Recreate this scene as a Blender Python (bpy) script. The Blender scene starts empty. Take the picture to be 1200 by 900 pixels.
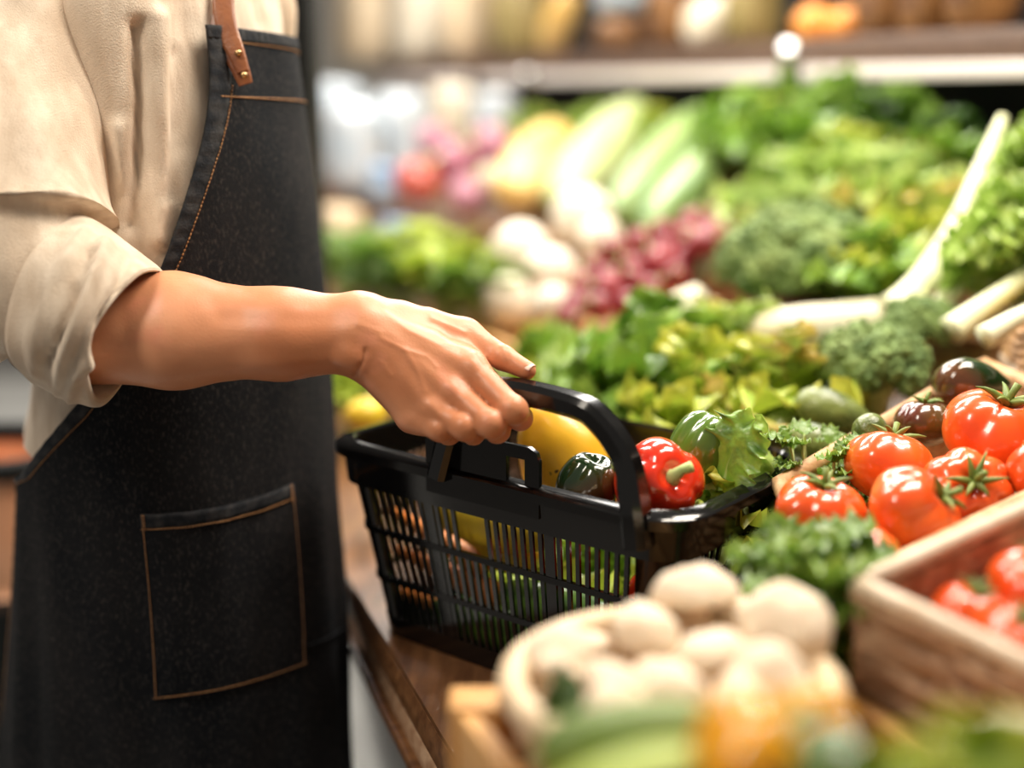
import bpy, bmesh, math, random
import numpy as np
from mathutils import Vector, Matrix, noise
from mathutils.bvhtree import BVHTree
S = bpy.context.scene
COL = S.collection
R = math.radians
PI = math.pi

# ------------------------------------------------------------------ camera
PITCH = R(13)
CAMZ = 1.30
FPX = 1500.0
cam_d = bpy.data.cameras.new('camera')
cam = bpy.data.objects.new('camera', cam_d)
COL.objects.link(cam)
cam.location = (0, 0, CAMZ)
cam.rotation_euler = (R(90) - PITCH, 0, 0)
cam_d.sensor_width = 36
cam_d.lens = 45
cam_d.clip_start = 0.02
cam_d.dof.use_dof = True
cam_d.dof.focus_distance = 1.15
cam_d.dof.aperture_fstop = 1.1
S.camera = cam

# ------------------------------------------------------------------ world and lamps
wd = bpy.data.worlds.new('world')
S.world = wd
wd.use_nodes = True
wb = wd.node_tree.nodes['Background']
wb.inputs[0].default_value = (1.0, 0.93, 0.84, 1)
wb.inputs[1].default_value = 0.19


def lamp(name, loc, target, sx, sy, watts, color):
    ld = bpy.data.lights.new(name, 'AREA')
    ld.shape = 'RECTANGLE'
    ld.size, ld.size_y = sx, sy
    ld.energy = watts
    ld.color = color
    o = bpy.data.objects.new(name, ld)
    COL.objects.link(o)
    o.location = loc
    o.rotation_euler = (Vector(target) - Vector(loc)).to_track_quat('-Z', 'Y').to_euler()
    return o


WARM = (1.0, 0.90, 0.76)
NEUT = (1.0, 0.95, 0.88)
lamp('stall_lamp', (0.55, 1.20, 2.30), (0.3, 1.15, 0.9), 0.14, 0.9, 22, WARM)
lamp('stall_lamp', (1.00, 1.75, 2.40), (0.55, 1.6, 0.9), 0.18, 1.2, 38, WARM)
lamp('stall_lamp', (0.25, 2.60, 2.40), (0.15, 2.5, 0.9), 0.2, 1.4, 31, NEUT)
lamp('shelf_lamp', (-0.5, 4.0, 2.5), (-0.4, 4.1, 1.2), 0.4, 1.6, 46, NEUT)
lamp('rim_reflect_light', (0.50, 2.50, 1.86), (0.15, 1.2, 0.9), 1.8, 0.22, 20, NEUT)  # added strip light without a fixture: reflects in the basket rim, backlights the produce
lamp('aisle_fill', (-1.15, 2.50, 2.55), (-0.35, 1.8, 0.45), 0.3, 1.2, 34, NEUT)  # added fill light: brightens the white stall front and the floor
lamp('aisle_fill', (-1.00, 0.45, 2.45), (-0.2, 1.15, 0.8), 0.3, 0.7, 17, WARM)  # added fill light from camera left, for the person and stall front
S.view_settings.view_transform = 'Standard'
S.view_settings.look = 'None'
S.view_settings.gamma = 1
S.view_settings.exposure = 0.16
S.view_settings.use_curve_mapping = False

# ------------------------------------------------------------------ geometry helpers
_s, _c = math.sin(PITCH), math.cos(PITCH)


def P(px, py, d):
    """point seen at (px, py) of the 1200x900 frame at depth d from the lens"""
    x = (px - 600) / FPX * d
    v = (450 - py) / FPX * d
    return Vector((x, d * _c + v * _s, CAMZ - d * _s + v * _c))


def proj(p):
    y, z = p[1], p[2] - CAMZ
    d = y * _c - z * _s
    v = y * _s + z * _c
    return 600 + p[0] / d * FPX, 450 - v / d * FPX, d


SD = Vector((-0.42, 0.907, 0)).normalized()     # along the stall
ND = Vector((SD.y, -SD.x, 0))                   # into the stall
DECK = [(0.352, 0.745), (0.775, 0.745), (0.80, 0.845), (1.10, 0.962), (1.105, 1.012), (1.495, 1.049), (1.50, 1.115), (1.755, 1.13)]


def deck_z(p):
    q = p[0] * ND.x + p[1] * ND.y
    for (a, za), (b, zb) in zip(DECK, DECK[1:]):
        if q <= b:
            return za + (zb - za) * max(0, (q - a)) / (b - a)
    return DECK[-1][1]


def on_deck(px, py):
    r = P(px, py, 1) - Vector((0, 0, CAMZ))
    t = 0.5
    while t < 8:
        p = Vector((0, 0, CAMZ)) + r * t
        if p.z <= deck_z(p):
            return p
        t += 0.004
    return p


class MB:
    """collects vertices and faces of ONE mesh"""
    def __init__(s):
        s.v, s.f, s.a = [], [], []

    def add(s, v, f, a=None):
        n = len(s.v)
        s.v += [tuple(x) for x in v]
        s.f += [tuple(i + n for i in q) for q in f]
        s.a += list(a) if a else [(0, 0, 0)] * len(v)
        return s

    def mesh(s, name, mat, smooth=True, attr=False):
        me = bpy.data.meshes.new(name)
        me.from_pydata(s.v, [], s.f)
        if smooth:
            me.polygons.foreach_set('use_smooth', [True] * len(me.polygons))
        if attr:
            at = me.color_attributes.new('leaf', 'FLOAT_COLOR', 'POINT')
            flat = []
            for q in s.a:
                flat += [q[0], q[1], q[2], 1]
            at.data.foreach_set('color', flat)
        me.materials.append(mat)
        me.update()
        return me


def link(name, me, parent=None, loc=(0, 0, 0), rot=(0, 0, 0), sc=(1, 1, 1)):
    o = bpy.data.objects.new(name, me)
    COL.objects.link(o)
    o.location = loc
    o.rotation_euler = rot
    o.scale = (sc, sc, sc) if isinstance(sc, (int, float)) else sc
    if parent:
        o.parent = parent
    return o


def build(name, mb, mat, parent=None, smooth=True, world=True, attr=False, autos=None):
    """mesh object; when world, the vertices are given in world space"""
    if parent and world:
        L = parent['_o']
        mb.v = [(v[0] - L[0], v[1] - L[1], v[2] - L[2]) for v in mb.v]
    me = mb.mesh(name, mat, smooth, attr)
    if autos:
        sharp(me, autos)
    return link(name, me, parent)


def sharp(me, deg):
    bm = bmesh.new()
    bm.from_mesh(me)
    for e in bm.edges:
        if len(e.link_faces) == 2 and e.calc_face_angle(0) > R(deg):
            e.smooth = False
    bm.to_mesh(me)
    bm.free()


def tag(o, label, cat, group=None):
    o['label'] = label
    o['category'] = cat
    if group:
        o['group'] = group
    return o


def thing(name, label, cat, loc=(0, 0, 0), rot=(0, 0, 0), sc=1, group=None):
    o = bpy.data.objects.new(name, None)
    COL.objects.link(o)
    o.empty_display_size = 0.02
    o.location = loc
    o.rotation_euler = rot
    o.scale = (sc, sc, sc) if isinstance(sc, (int, float)) else sc
    o['_o'] = tuple(loc)
    return tag(o, label, cat, group)


def dup(root, loc, rot=(0, 0, 0), sc=1, label=None, group=None):
    r = root.copy()
    COL.objects.link(r)
    r.location = loc
    r.rotation_euler = rot
    r.scale = (sc, sc, sc) if isinstance(sc, (int, float)) else sc
    if label:
        r['label'] = label
    if group:
        r['group'] = group
    for ch in list(root.children):
        c = ch.copy()
        COL.objects.link(c)
        c.parent = r
        for g in ch.children:
            d = g.copy()
            COL.objects.link(d)
            d.parent = c
    return r


def struct(o):
    o['kind'] = 'structure'
    return o


def stuff(o):
    o['kind'] = 'stuff'
    return o


def catmull(pts, n):
    pts = [Vector(p) for p in pts]
    out = []
    for i in range(len(pts) - 1):
        p0 = pts[max(i - 1, 0)]
        p1, p2 = pts[i], pts[i + 1]
        p3 = pts[min(i + 2, len(pts) - 1)]
        for k in range(n):
            t = k / n
            out.append(0.5 * ((2 * p1) + (-p0 + p2) * t + (2 * p0 - 5 * p1 + 4 * p2 - p3) * t * t
                              + (-p0 + 3 * p1 - 3 * p2 + p3) * t ** 3))
    out.append(pts[-1])
    return out


def tube(path, rad, n=8, closed=False, cap=True, up=None, prof=None):
    """swept tube; rad a number or list; prof a list of (x, y) replaces the circle; up fixes the frame"""
    path = [Vector(p) for p in path]
    m = len(path)
    rad = rad if isinstance(rad, (list, tuple)) else [rad] * m
    prof = prof or [(math.cos(2 * PI * k / n), math.sin(2 * PI * k / n)) for k in range(n)]
    n = len(prof)
    V, F = [], []
    prev = None
    for i in range(m):
        a = path[(i - 1) % m] if closed or i > 0 else path[i]
        b = path[(i + 1) % m] if closed or i < m - 1 else path[i]
        t = (b - a).normalized()
        if up is not None:
            x = t.cross(Vector(up))
            if x.length < 1e-4:
                x = t.orthogonal()
            x.normalize()
        elif prev is None:
            x = t.orthogonal().normalized()
        else:
            x = (prev - t * prev.dot(t)).normalized()
        prev = x
        y = x.cross(t).normalized()
        for (cx, cy) in prof:
            V.append(path[i] + (x * cx + y * cy) * rad[i])
    for i in range(m if closed else m - 1):
        j = (i + 1) % m
        for k in range(n):
            l = (k + 1) % n
            F.append((i * n + k, i * n + l, j * n + l, j * n + k))
    if cap and not closed:
        F.append(tuple(range(n))[::-1])
        F.append(tuple((m - 1) * n + k for k in range(n)))
    return V, F


def grid(fn, nu, nv, cu=False, cv=False):
    """surface fn(i/nu, j/nv); cu/cv close that direction"""
    U, W = (nu if cu else nu + 1), (nv if cv else nv + 1)
    V = [fn(i / nu, j / nv) for i in range(U) for j in range(W)]
    F = []
    for i in range(nu):
        for j in range(nv):
            a, b = i, (i + 1) % U
            c, d = j, (j + 1) % W
            F.append((a * W + c, b * W + c, b * W + d, a * W + d))
    return V, F


def ball(fn, nu=20, nv=14):
    """closed surface fn(theta, phi) with phi from -pi/2 to pi/2, poles merged"""
    V = [Vector(fn(0, -PI / 2))]
    for j in range(1, nv):
        ph = -PI / 2 + PI * j / nv
        for i in range(nu):
            V.append(Vector(fn(2 * PI * i / nu, ph)))
    V.append(Vector(fn(0, PI / 2)))
    F = [(0, 1 + (i + 1) % nu, 1 + i) for i in range(nu)]
    for j in range(nv - 2):
        a = 1 + j * nu
        for i in range(nu):
            k = (i + 1) % nu
            F.append((a + i, a + k, a + nu + k, a + nu + i))
    a = 1 + (nv - 2) * nu
    F += [(a + i, a + (i + 1) % nu, len(V) - 1) for i in range(nu)]
    return V, F


def box(cx, cy, cz, sx, sy, sz, M=None):
    V = [Vector((cx + sx * x / 2, cy + sy * y / 2, cz + sz * z / 2)) for x in (-1, 1) for y in (-1, 1) for z in (-1, 1)]
    if M:
        V = [M @ v for v in V]
    return V, [(0, 1, 3, 2), (4, 6, 7, 5), (0, 4, 5, 1), (2, 3, 7, 6), (0, 2, 6, 4), (1, 5, 7, 3)]


def bevel_box_mesh(name, sx, sy, sz, bev, mat, seg=2):
    bm = bmesh.new()
    v, f = box(0, 0, 0, sx, sy, sz)
    vs = [bm.verts.new(p) for p in v]
    for q in f:
        bm.faces.new([vs[i] for i in q])
    bmesh.ops.bevel(bm, geom=bm.edges[:], offset=bev, segments=seg, affect='EDGES', profile=0.5)
    bmesh.ops.recalc_face_normals(bm, faces=bm.faces[:])
    me = bpy.data.meshes.new(name)
    bm.to_mesh(me)
    bm.free()
    me.materials.append(mat)
    me.polygons.foreach_set('use_smooth', [True] * len(me.polygons))
    sharp(me, 40)
    return me


def bar_between(name, a, b, w, h, mat, parent=None, bev=0.002, up=(0, 0, 1)):
    """a bevelled board from a to b: w across, h along up"""
    a, b = Vector(a), Vector(b)
    t = (b - a)
    L = t.length
    t.normalize()
    y = Vector(up).cross(t).normalized()
    z = t.cross(y)
    me = bevel_box_mesh(name, L, w, h, bev, mat)
    M = Matrix((t, y, z)).transposed().to_4x4()
    M.translation = (a + b) / 2
    o = bpy.data.objects.new(name, me)
    COL.objects.link(o)
    if parent:
        o.parent = parent
        M.translation = M.translation - Vector(parent['_o'])
    o.matrix_local = M
    return o


# ------------------------------------------------------------------ signed distance surfaces (hands, arm)
class Field:
    def __init__(s, lo, hi, h):
        s.lo, s.h = np.array(lo, float), h
        s.n = np.ceil((np.array(hi) - s.lo) / h).astype(int) + 1
        s.val = np.full(s.n, 0.05, np.float32)

    def win(s, a, b, r):
        lo = np.minimum(a, b) - r
        hi = np.maximum(a, b) + r
        i0 = np.clip(np.floor((lo - s.lo) / s.h).astype(int), 0, s.n - 1)
        i1 = np.clip(np.ceil((hi - s.lo) / s.h).astype(int) + 1, 1, s.n)
        return i0, i1

    def cap(s, a, b, ra, rb, k=0.006, arr=None):
        arr = s.val if arr is None else arr
        a, b = np.array(a, float), np.array(b, float)
        i0, i1 = s.win(a, b, max(ra, rb) + k + 0.012)
        ax = [s.lo[d] + s.h * np.arange(i0[d], i1[d]) for d in range(3)]
        X, Y, Z = np.meshgrid(*ax, indexing='ij')
        ba = b - a
        L = max(ba @ ba, 1e-9)
        t = np.clip(((X - a[0]) * ba[0] + (Y - a[1]) * ba[1] + (Z - a[2]) * ba[2]) / L, 0, 1)
        D = np.sqrt((X - a[0] - t * ba[0]) ** 2 + (Y - a[1] - t * ba[1]) ** 2 + (Z - a[2] - t * ba[2]) ** 2)
        D = D - (ra + (rb - ra) * t)
        sl = tuple(slice(i0[d], i1[d]) for d in range(3))
        arr[sl] = smin(arr[sl], D, k)


def smin(a, b, k):
    if k <= 0:
        return np.minimum(a, b)
    h = np.maximum(k - np.abs(a - b), 0) / k
    return np.minimum(a, b) - h * h * k * 0.25


def surface_nets(val, lo, h):
    ins = val < 0
    c = np.zeros(np.array(val.shape) - 1, np.int8)
    nx, ny, nz = c.shape
    for i in (0, 1):
        for j in (0, 1):
            for k in (0, 1):
                c += ins[i:i + nx, j:j + ny, k:k + nz]
    idx = np.argwhere((c > 0) & (c < 8))
    vid = np.full(c.shape, -1, np.int32)
    vid[tuple(idx.T)] = np.arange(len(idx))
    cor = [(i, j, k) for i in (0, 1) for j in (0, 1) for k in (0, 1)]
    cv = np.stack([val[idx[:, 0] + i, idx[:, 1] + j, idx[:, 2] + k] for i, j, k in cor], 1)
    acc = np.zeros((len(idx), 3))
    cnt = np.zeros(len(idx))
    for p in range(8):
        for q in range(p + 1, 8):
            A, B = np.array(cor[p]), np.array(cor[q])
            if np.abs(A - B).sum() != 1:
                continue
            m = (cv[:, p] < 0) != (cv[:, q] < 0)
            t = cv[m, p] / (cv[m, p] - cv[m, q])
            acc[m] += A + t[:, None] * (B - A)
            cnt[m] += 1
    pos = (idx + acc / cnt[:, None]) * h + lo
    F = []
    for ax in range(3):
        sh = [slice(None)] * 3
        sh2 = [slice(None)] * 3
        sh[ax] = slice(0, -1)
        sh2[ax] = slice(1, None)
        d = ins[tuple(sh)] != ins[tuple(sh2)]
        e = np.argwhere(d)
        o1, o2 = [(1, 2), (2, 0), (0, 1)][ax]
        ok = (e[:, o1] > 0) & (e[:, o2] > 0) & (e[:, o1] < c.shape[o1]) & (e[:, o2] < c.shape[o2])
        e = e[ok]
        s_in = ins[tuple(e.T)]
        q = []
        for (da, db) in ((-1, -1), (0, -1), (0, 0), (-1, 0)):
            g = e.copy()
            g[:, o1] += da
            g[:, o2] += db
            q.append(vid[tuple(g.T)])
        q = np.stack(q, 1)
        q[~s_in] = q[~s_in][:, ::-1]
        F.append(q)
    return pos, np.concatenate(F)


# ------------------------------------------------------------------ materials
def M(name, c1, c2=None, scale=8, rough=0.5, bump=0.0, bscale=60, sss=0.0, spec=0.5, coat=0.0, metal=0.0,
      stretch=(1, 1, 1), ramp=(0.35, 0.65), detail=4, bstretch=None, sheen=0.0, c3=None, s3=40, r3=(0.6, 0.75)):
    m = bpy.data.materials.new(name)
    m.use_nodes = True
    nt = m.node_tree
    N, Lk = nt.nodes, nt.links
    b = N['Principled BSDF']
    b.inputs['Roughness'].default_value = rough
    b.inputs['Metallic'].default_value = metal
    b.inputs['Specular IOR Level'].default_value = spec
    b.inputs['Coat Weight'].default_value = coat
    b.inputs['Coat Roughness'].default_value = 0.08
    b.inputs['Sheen Weight'].default_value = sheen
    if sss:
        b.inputs['Subsurface Weight'].default_value = sss
        b.inputs['Subsurface Radius'].default_value = (0.012, 0.005, 0.003)
        b.inputs['Subsurface Scale'].default_value = 0.6
    b.inputs['Base Color'].default_value = (*c1, 1)
    tc = N.new('ShaderNodeTexCoord')

    def nz(sc, st, det):
        mp = N.new('ShaderNodeMapping')
        mp.inputs['Scale'].default_value = st
        Lk.new(tc.outputs['Object'], mp.inputs[0])
        n = N.new('ShaderNodeTexNoise')
        n.inputs['Scale'].default_value = sc
        n.inputs['Detail'].default_value = det
        Lk.new(mp.outputs[0], n.inputs[0])
        return n
    if c2:
        n = nz(scale, stretch, detail)
        rp = N.new('ShaderNodeValToRGB')
        rp.color_ramp.elements[0].position, rp.color_ramp.elements[1].position = ramp
        rp.color_ramp.elements[0].color = (*c1, 1)
        rp.color_ramp.elements[1].color = (*c2, 1)
        Lk.new(n.outputs[0], rp.inputs[0])
        out = rp.outputs[0]
        if c3:
            n3 = nz(s3, stretch, 3)
            r_ = N.new('ShaderNodeMapRange')
            r_.inputs[1].default_value, r_.inputs[2].default_value = r3
            Lk.new(n3.outputs[0], r_.inputs[0])
            mx = N.new('ShaderNodeMix')
            mx.data_type = 'RGBA'
            Lk.new(r_.outputs[0], mx.inputs[0])
            Lk.new(out, mx.inputs[6])
            mx.inputs[7].default_value = (*c3, 1)
            out = mx.outputs[2]
        Lk.new(out, b.inputs['Base Color'])
    if bump:
        n = nz(bscale, bstretch or (1, 1, 1), 5)
        bp = N.new('ShaderNodeBump')
        bp.inputs['Strength'].default_value = bump
        bp.inputs['Distance'].default_value = 0.002
        Lk.new(n.outputs[0], bp.inputs['Height'])
        Lk.new(bp.outputs[0], b.inputs['Normal'])
    return m


def leafmat(name, rib, blade, edge, dark, rough=0.42, tr=0.3, e0=0.55, e1=1.0):
    """leaf: pale rib at the base and middle, blade, margin colour, darker blotches; lets light through"""
    m = bpy.data.materials.new(name)
    m.use_nodes = True
    nt = m.node_tree
    N, Lk = nt.nodes, nt.links
    b = N['Principled BSDF']
    b.inputs['Roughness'].default_value = rough
    b.inputs['Coat Weight'].default_value = 0.15
    at = N.new('ShaderNodeAttribute')
    at.attribute_name = 'leaf'
    sp = N.new('ShaderNodeSeparateColor')
    Lk.new(at.outputs['Color'], sp.inputs[0])
    tc = N.new('ShaderNodeTexCoord')
    nz = N.new('ShaderNodeTexNoise')
    nz.inputs['Scale'].default_value = 38
    nz.inputs['Detail'].default_value = 3
    Lk.new(tc.outputs['Object'], nz.inputs[0])

    def mix(f, a, c):
        x = N.new('ShaderNodeMix')
        x.data_type = 'RGBA'
        Lk.new(f, x.inputs[0])
        if isinstance(a, tuple):
            x.inputs[6].default_value = (*a, 1)
        else:
            Lk.new(a, x.inputs[6])
        x.inputs[7].default_value = (*c, 1)
        return x.outputs[2]

    def rng(src, a, c):
        r = N.new('ShaderNodeMapRange')
        r.inputs[1].default_value, r.inputs[2].default_value = a, c
        r.interpolation_type = 'SMOOTHSTEP'
        Lk.new(src, r.inputs[0])
        return r.outputs[0]
    c = mix(rng(nz.outputs[0], 0.42, 0.66), blade, dark)
    c = mix(rng(sp.outputs[0], e0, e1), c, edge)
    c = mix(rng(sp.outputs[1], 0.5, 1.0), c, rib)
    Lk.new(c, b.inputs['Base Color'])
    bp = N.new('ShaderNodeBump')
    bp.inputs['Strength'].default_value = 0.5
    bp.inputs['Distance'].default_value = 0.003
    n2 = N.new('ShaderNodeTexNoise')
    n2.inputs['Scale'].default_value = 90
    Lk.new(tc.outputs['Object'], n2.inputs[0])
    Lk.new(n2.outputs[0], bp.inputs['Height'])
    Lk.new(bp.outputs[0], b.inputs['Normal'])
    tl = N.new('ShaderNodeBsdfTranslucent')
    Lk.new(c, tl.inputs[0])
    ms = N.new('ShaderNodeMixShader')
    ms.inputs[0].default_value = tr
    Lk.new(b.outputs[0], ms.inputs[1])
    Lk.new(tl.outputs[0], ms.inputs[2])
    Lk.new(ms.outputs[0], N['Material Output'].inputs[0])
    return m


MT = {}
MT['skin'] = M('skin', (0.54, 0.205, 0.092), (0.69, 0.315, 0.168), 9, 0.42, 0.12, 420, sss=0.12, spec=0.45, c3=(0.70, 0.27, 0.16), s3=26, r3=(0.55, 0.8))
MT['hair'] = M('dark_hair', (0.018, 0.010, 0.006), (0.04, 0.022, 0.012), 60, 0.5, 0.6, 200, stretch=(4, 4, 0.5))
MT['eye'] = M('eye_white', (0.8, 0.78, 0.74), None, rough=0.15)
MT['iris'] = M('brown_iris', (0.05, 0.022, 0.01), None, rough=0.1)
MT['lip'] = M('lip_skin', (0.55, 0.20, 0.14), None, rough=0.4)
MT['nail'] = M('nail', (0.86, 0.60, 0.49), None, rough=0.25, coat=0.3)
MT['linen'] = M('linen', (0.56, 0.44, 0.33), (0.76, 0.645, 0.52), 55, 0.9, 0.5, 620, spec=0.12, sheen=0.15, stretch=(1, 1, 0.35), ramp=(0.28, 0.68), detail=8, c3=(0.62, 0.47, 0.34), s3=13, r3=(0.5, 0.75))
MT['denim'] = M('denim', (0.0045, 0.006, 0.0085), (0.017, 0.0165, 0.018), 14, 0.9, 0.6, 900, spec=0.12, stretch=(1, 1, 0.5), ramp=(0.32, 0.72), detail=9, c3=(0.060, 0.052, 0.048), s3=420, r3=(0.52, 0.85))
MT['hem'] = M('hem_denim', (0.012, 0.014, 0.018), (0.045, 0.044, 0.045), 90, 0.88, 0.6, 500, spec=0.2, ramp=(0.4, 0.7))
MT['thread'] = M('thread', (0.30, 0.13, 0.045), (0.45, 0.23, 0.09), 200, 0.7)
MT['leather'] = M('leather', (0.20, 0.06, 0.02), (0.32, 0.11, 0.035), 30, 0.45, 0.3, 300, coat=0.1)
MT['rivet'] = M('rivet_brass', (0.5, 0.33, 0.16), None, rough=0.35, metal=1)
MT['trouser'] = M('trouser_cloth', (0.012, 0.012, 0.014), (0.02, 0.02, 0.022), 30, 0.9, 0.3, 500)
MT['shoe'] = M('shoe_leather', (0.02, 0.015, 0.012), None, rough=0.4)
MT['black'] = M('black_plastic', (0.0035, 0.0033, 0.0033), None, rough=0.13, spec=0.6, bump=0.03, bscale=60)
MT['tomato'] = M('tomato_skin', (0.74, 0.085, 0.012), (0.84, 0.20, 0.025), 14, 0.22, coat=0.5, sss=0.08, ramp=(0.45, 0.75), detail=2)
MT['tomato_dark'] = M('dark_tomato_skin', (0.10, 0.016, 0.008), (0.10, 0.075, 0.015), 14, 0.2, coat=0.6, ramp=(0.4, 0.65), detail=2)
MT['calyx'] = M('calyx', (0.10, 0.17, 0.02), (0.22, 0.26, 0.05), 60, 0.55)
MT['redpep'] = M('red_pepper_skin', (0.70, 0.020, 0.007), (0.76, 0.055, 0.012), 12, 0.16, coat=0.7, sss=0.05)
MT['darkpep'] = M('dark_pepper_skin', (0.012, 0.030, 0.008), (0.10, 0.04, 0.014), 10, 0.13, coat=0.8, ramp=(0.46, 0.62), detail=1)
MT['greenpep'] = M('green_pepper_skin', (0.055, 0.13, 0.012), (0.13, 0.20, 0.025), 12, 0.18, coat=0.7)
MT['yellowpep'] = M('yellow_pepper_skin', (0.84, 0.40, 0.01), (0.82, 0.30, 0.01), 14, 0.2, coat=0.6)
MT['mango'] = M('mango_skin', (0.84, 0.50, 0.02), (0.82, 0.40, 0.02), 12, 0.34, 0.1, 120, coat=0.15, c3=(0.10, 0.05, 0.01), s3=34, r3=(0.74, 0.77))
MT['lemon'] = M('yellow_squash_skin', (0.82, 0.60, 0.03), (0.78, 0.48, 0.03), 16, 0.35, 0.25, 220, coat=0.1)
MT['carrot'] = M('carrot_skin', (0.80, 0.22, 0.03), (0.75, 0.30, 0.08), 30, 0.5, 0.3, 120, bstretch=(1, 1, 4))
MT['cuke'] = M('cucumber_skin', (0.035, 0.11, 0.012), (0.13, 0.24, 0.03), 22, 0.3, 0.3, 160, coat=0.2, stretch=(3, 3, 0.6))
MT['zucchini'] = M('zucchini_skin', (0.075, 0.13, 0.014), (0.17, 0.25, 0.03), 20, 0.5, 0.2, 120, stretch=(3, 3, 0.5))
MT['zucchini_pale'] = M('pale_zucchini_skin', (0.30, 0.40, 0.05), (0.42, 0.50, 0.10), 20, 0.5, 0.2, 120, stretch=(3, 3, 0.5))
MT['avocado'] = M('avocado_skin', (0.045, 0.075, 0.012), (0.19, 0.23, 0.05), 34, 0.35, 0.9, 150, coat=0.25)
MT['mush'] = M('mushroom_skin', (0.76, 0.60, 0.44), (0.86, 0.75, 0.60), 22, 0.75, 0.25, 120, sss=0.1, c3=(0.55, 0.36, 0.22), s3=16, r3=(0.62, 0.8))
MT['gill'] = M('mushroom_stem', (0.74, 0.60, 0.44), (0.60, 0.42, 0.28), 40, 0.85, 0.3, 150)
MT['wicker'] = M('wicker', (0.42, 0.22, 0.09), (0.62, 0.38, 0.18), 60, 0.6, 0.5, 220, c3=(0.25, 0.11, 0.04), s3=25, r3=(0.55, 0.75))
MT['wicker_pale'] = M('pale_wicker', (0.72, 0.52, 0.32), (0.80, 0.64, 0.44), 60, 0.6, 0.4, 220)
MT['rim_pale'] = M('whitewashed_rim', (0.70, 0.58, 0.45), (0.62, 0.46, 0.32), 40, 0.55, 0.3, 120)
MT['wicker_red'] = M('red_brown_wicker', (0.33, 0.17, 0.09), (0.58, 0.38, 0.24), 60, 0.5, 0.5, 220)
MT['wood'] = M('crate_wood', (0.55, 0.28, 0.09), (0.68, 0.38, 0.14), 12, 0.6, 0.3, 60, stretch=(1, 8, 8), bstretch=(1, 8, 8))
MT['darkwood'] = M('ledge_wood', (0.11, 0.045, 0.018), (0.24, 0.11, 0.045), 10, 0.32, 0.3, 50, stretch=(8, 1, 8), coat=0.3)
MT['steel'] = M('brushed_steel', (0.75, 0.74, 0.72), None, rough=0.25, metal=1)
MT['whiteenamel'] = M('white_enamel', (0.85, 0.85, 0.82), None, rough=0.2, coat=0.4)
MT['tile'] = M('floor_tile', (0.78, 0.78, 0.75), (0.70, 0.70, 0.67), 5, 0.22)
MT['grout'] = M('floor_grout', (0.22, 0.21, 0.20), None, rough=0.8)
MT['blackpost'] = M('black_metal', (0.004, 0.005, 0.005), None, rough=0.6, spec=0.2)
MT['darkpanel'] = M('dark_back_panel', (0.010, 0.012, 0.014), (0.02, 0.02, 0.02), 4, 0.6, spec=0.2)
MT['fascia'] = M('brown_shelf_board', (0.09, 0.05, 0.032), (0.13, 0.075, 0.05), 6, 0.5, stretch=(8, 1, 8))
MT['rail'] = M('pale_price_rail', (0.80, 0.72, 0.66), None, rough=0.3, coat=0.3)
MT['wall'] = M('pale_wall', (0.62, 0.58, 0.52), (0.56, 0.52, 0.46), 3, 0.8)
MT['broc'] = M('broccoli_florets', (0.085, 0.15, 0.038), (0.19, 0.27, 0.075), 40, 0.75, 0.6, 260, c3=(0.29, 0.36, 0.12), s3=16, r3=(0.5, 0.75))
MT['stalk'] = M('green_stalk', (0.38, 0.48, 0.16), (0.55, 0.62, 0.28), 30, 0.5)
MT['radish'] = M('radish_skin', (0.17, 0.007, 0.013), (0.42, 0.045, 0.06), 20, 0.4, coat=0.2, ramp=(0.4, 0.8))
MT['turnip'] = M('turnip_skin', (0.72, 0.65, 0.54), (0.62, 0.53, 0.40), 14, 0.5, coat=0.1)
MT['onion'] = M('red_onion_skin', (0.24, 0.03, 0.07), (0.60, 0.30, 0.38), 10, 0.3, coat=0.3, stretch=(3, 3, 0.5))
MT['applered'] = M('red_apple_skin', (0.40, 0.03, 0.03), (0.52, 0.12, 0.08), 12, 0.3, coat=0.4)
MT['butter'] = M('orange_squash_skin', (0.78, 0.46, 0.11), (0.82, 0.56, 0.22), 8, 0.45, coat=0.1)
MT['palegreen'] = M('pale_green_rind', (0.40, 0.50, 0.17), (0.56, 0.60, 0.32), 14, 0.45, stretch=(3, 3, 0.5), coat=0.1)
MT['leek'] = M('striped_green_rind', (0.07, 0.16, 0.03), (0.36, 0.46, 0.16), 16, 0.4, stretch=(3, 3, 0.25), ramp=(0.35, 0.7), coat=0.2)
MT['daikon'] = M('white_root_skin', (0.72, 0.68, 0.52), (0.66, 0.60, 0.40), 10, 0.45, coat=0.1)
MT['ribwhite'] = M('white_leaf_rib', (0.84, 0.82, 0.58), (0.78, 0.80, 0.48), 12, 0.4, stretch=(1, 1, 0.3))
MT['bagwhite'] = M('white_plastic_film', (0.66, 0.68, 0.70), (0.46, 0.56, 0.64), 14, 0.25, 0.6, 30, coat=0.5)
MT['bagblue'] = M('blue_plastic_film', (0.16, 0.30, 0.52), (0.5, 0.6, 0.7), 20, 0.25, coat=0.4)
MT['bagbeige'] = M('beige_bag', (0.66, 0.48, 0.28), (0.76, 0.62, 0.44), 14, 0.5, 0.5, 40)
MT['bagcream'] = M('cream_bag', (0.80, 0.72, 0.58), (0.70, 0.60, 0.44), 12, 0.5, 0.5, 40)
MT['bagolive'] = M('olive_bag', (0.24, 0.18, 0.06), (0.34, 0.26, 0.10), 16, 0.5)
MT['orange'] = M('orange_fruit_skin', (0.72, 0.28, 0.03), (0.66, 0.22, 0.03), 16, 0.4)
MT['brownbag'] = M('brown_bag', (0.12, 0.05, 0.02), (0.28, 0.13, 0.04), 14, 0.5)
MT['peach'] = M('peach_plastic', (0.70, 0.30, 0.15), (0.74, 0.38, 0.22), 4, 0.4)

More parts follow.
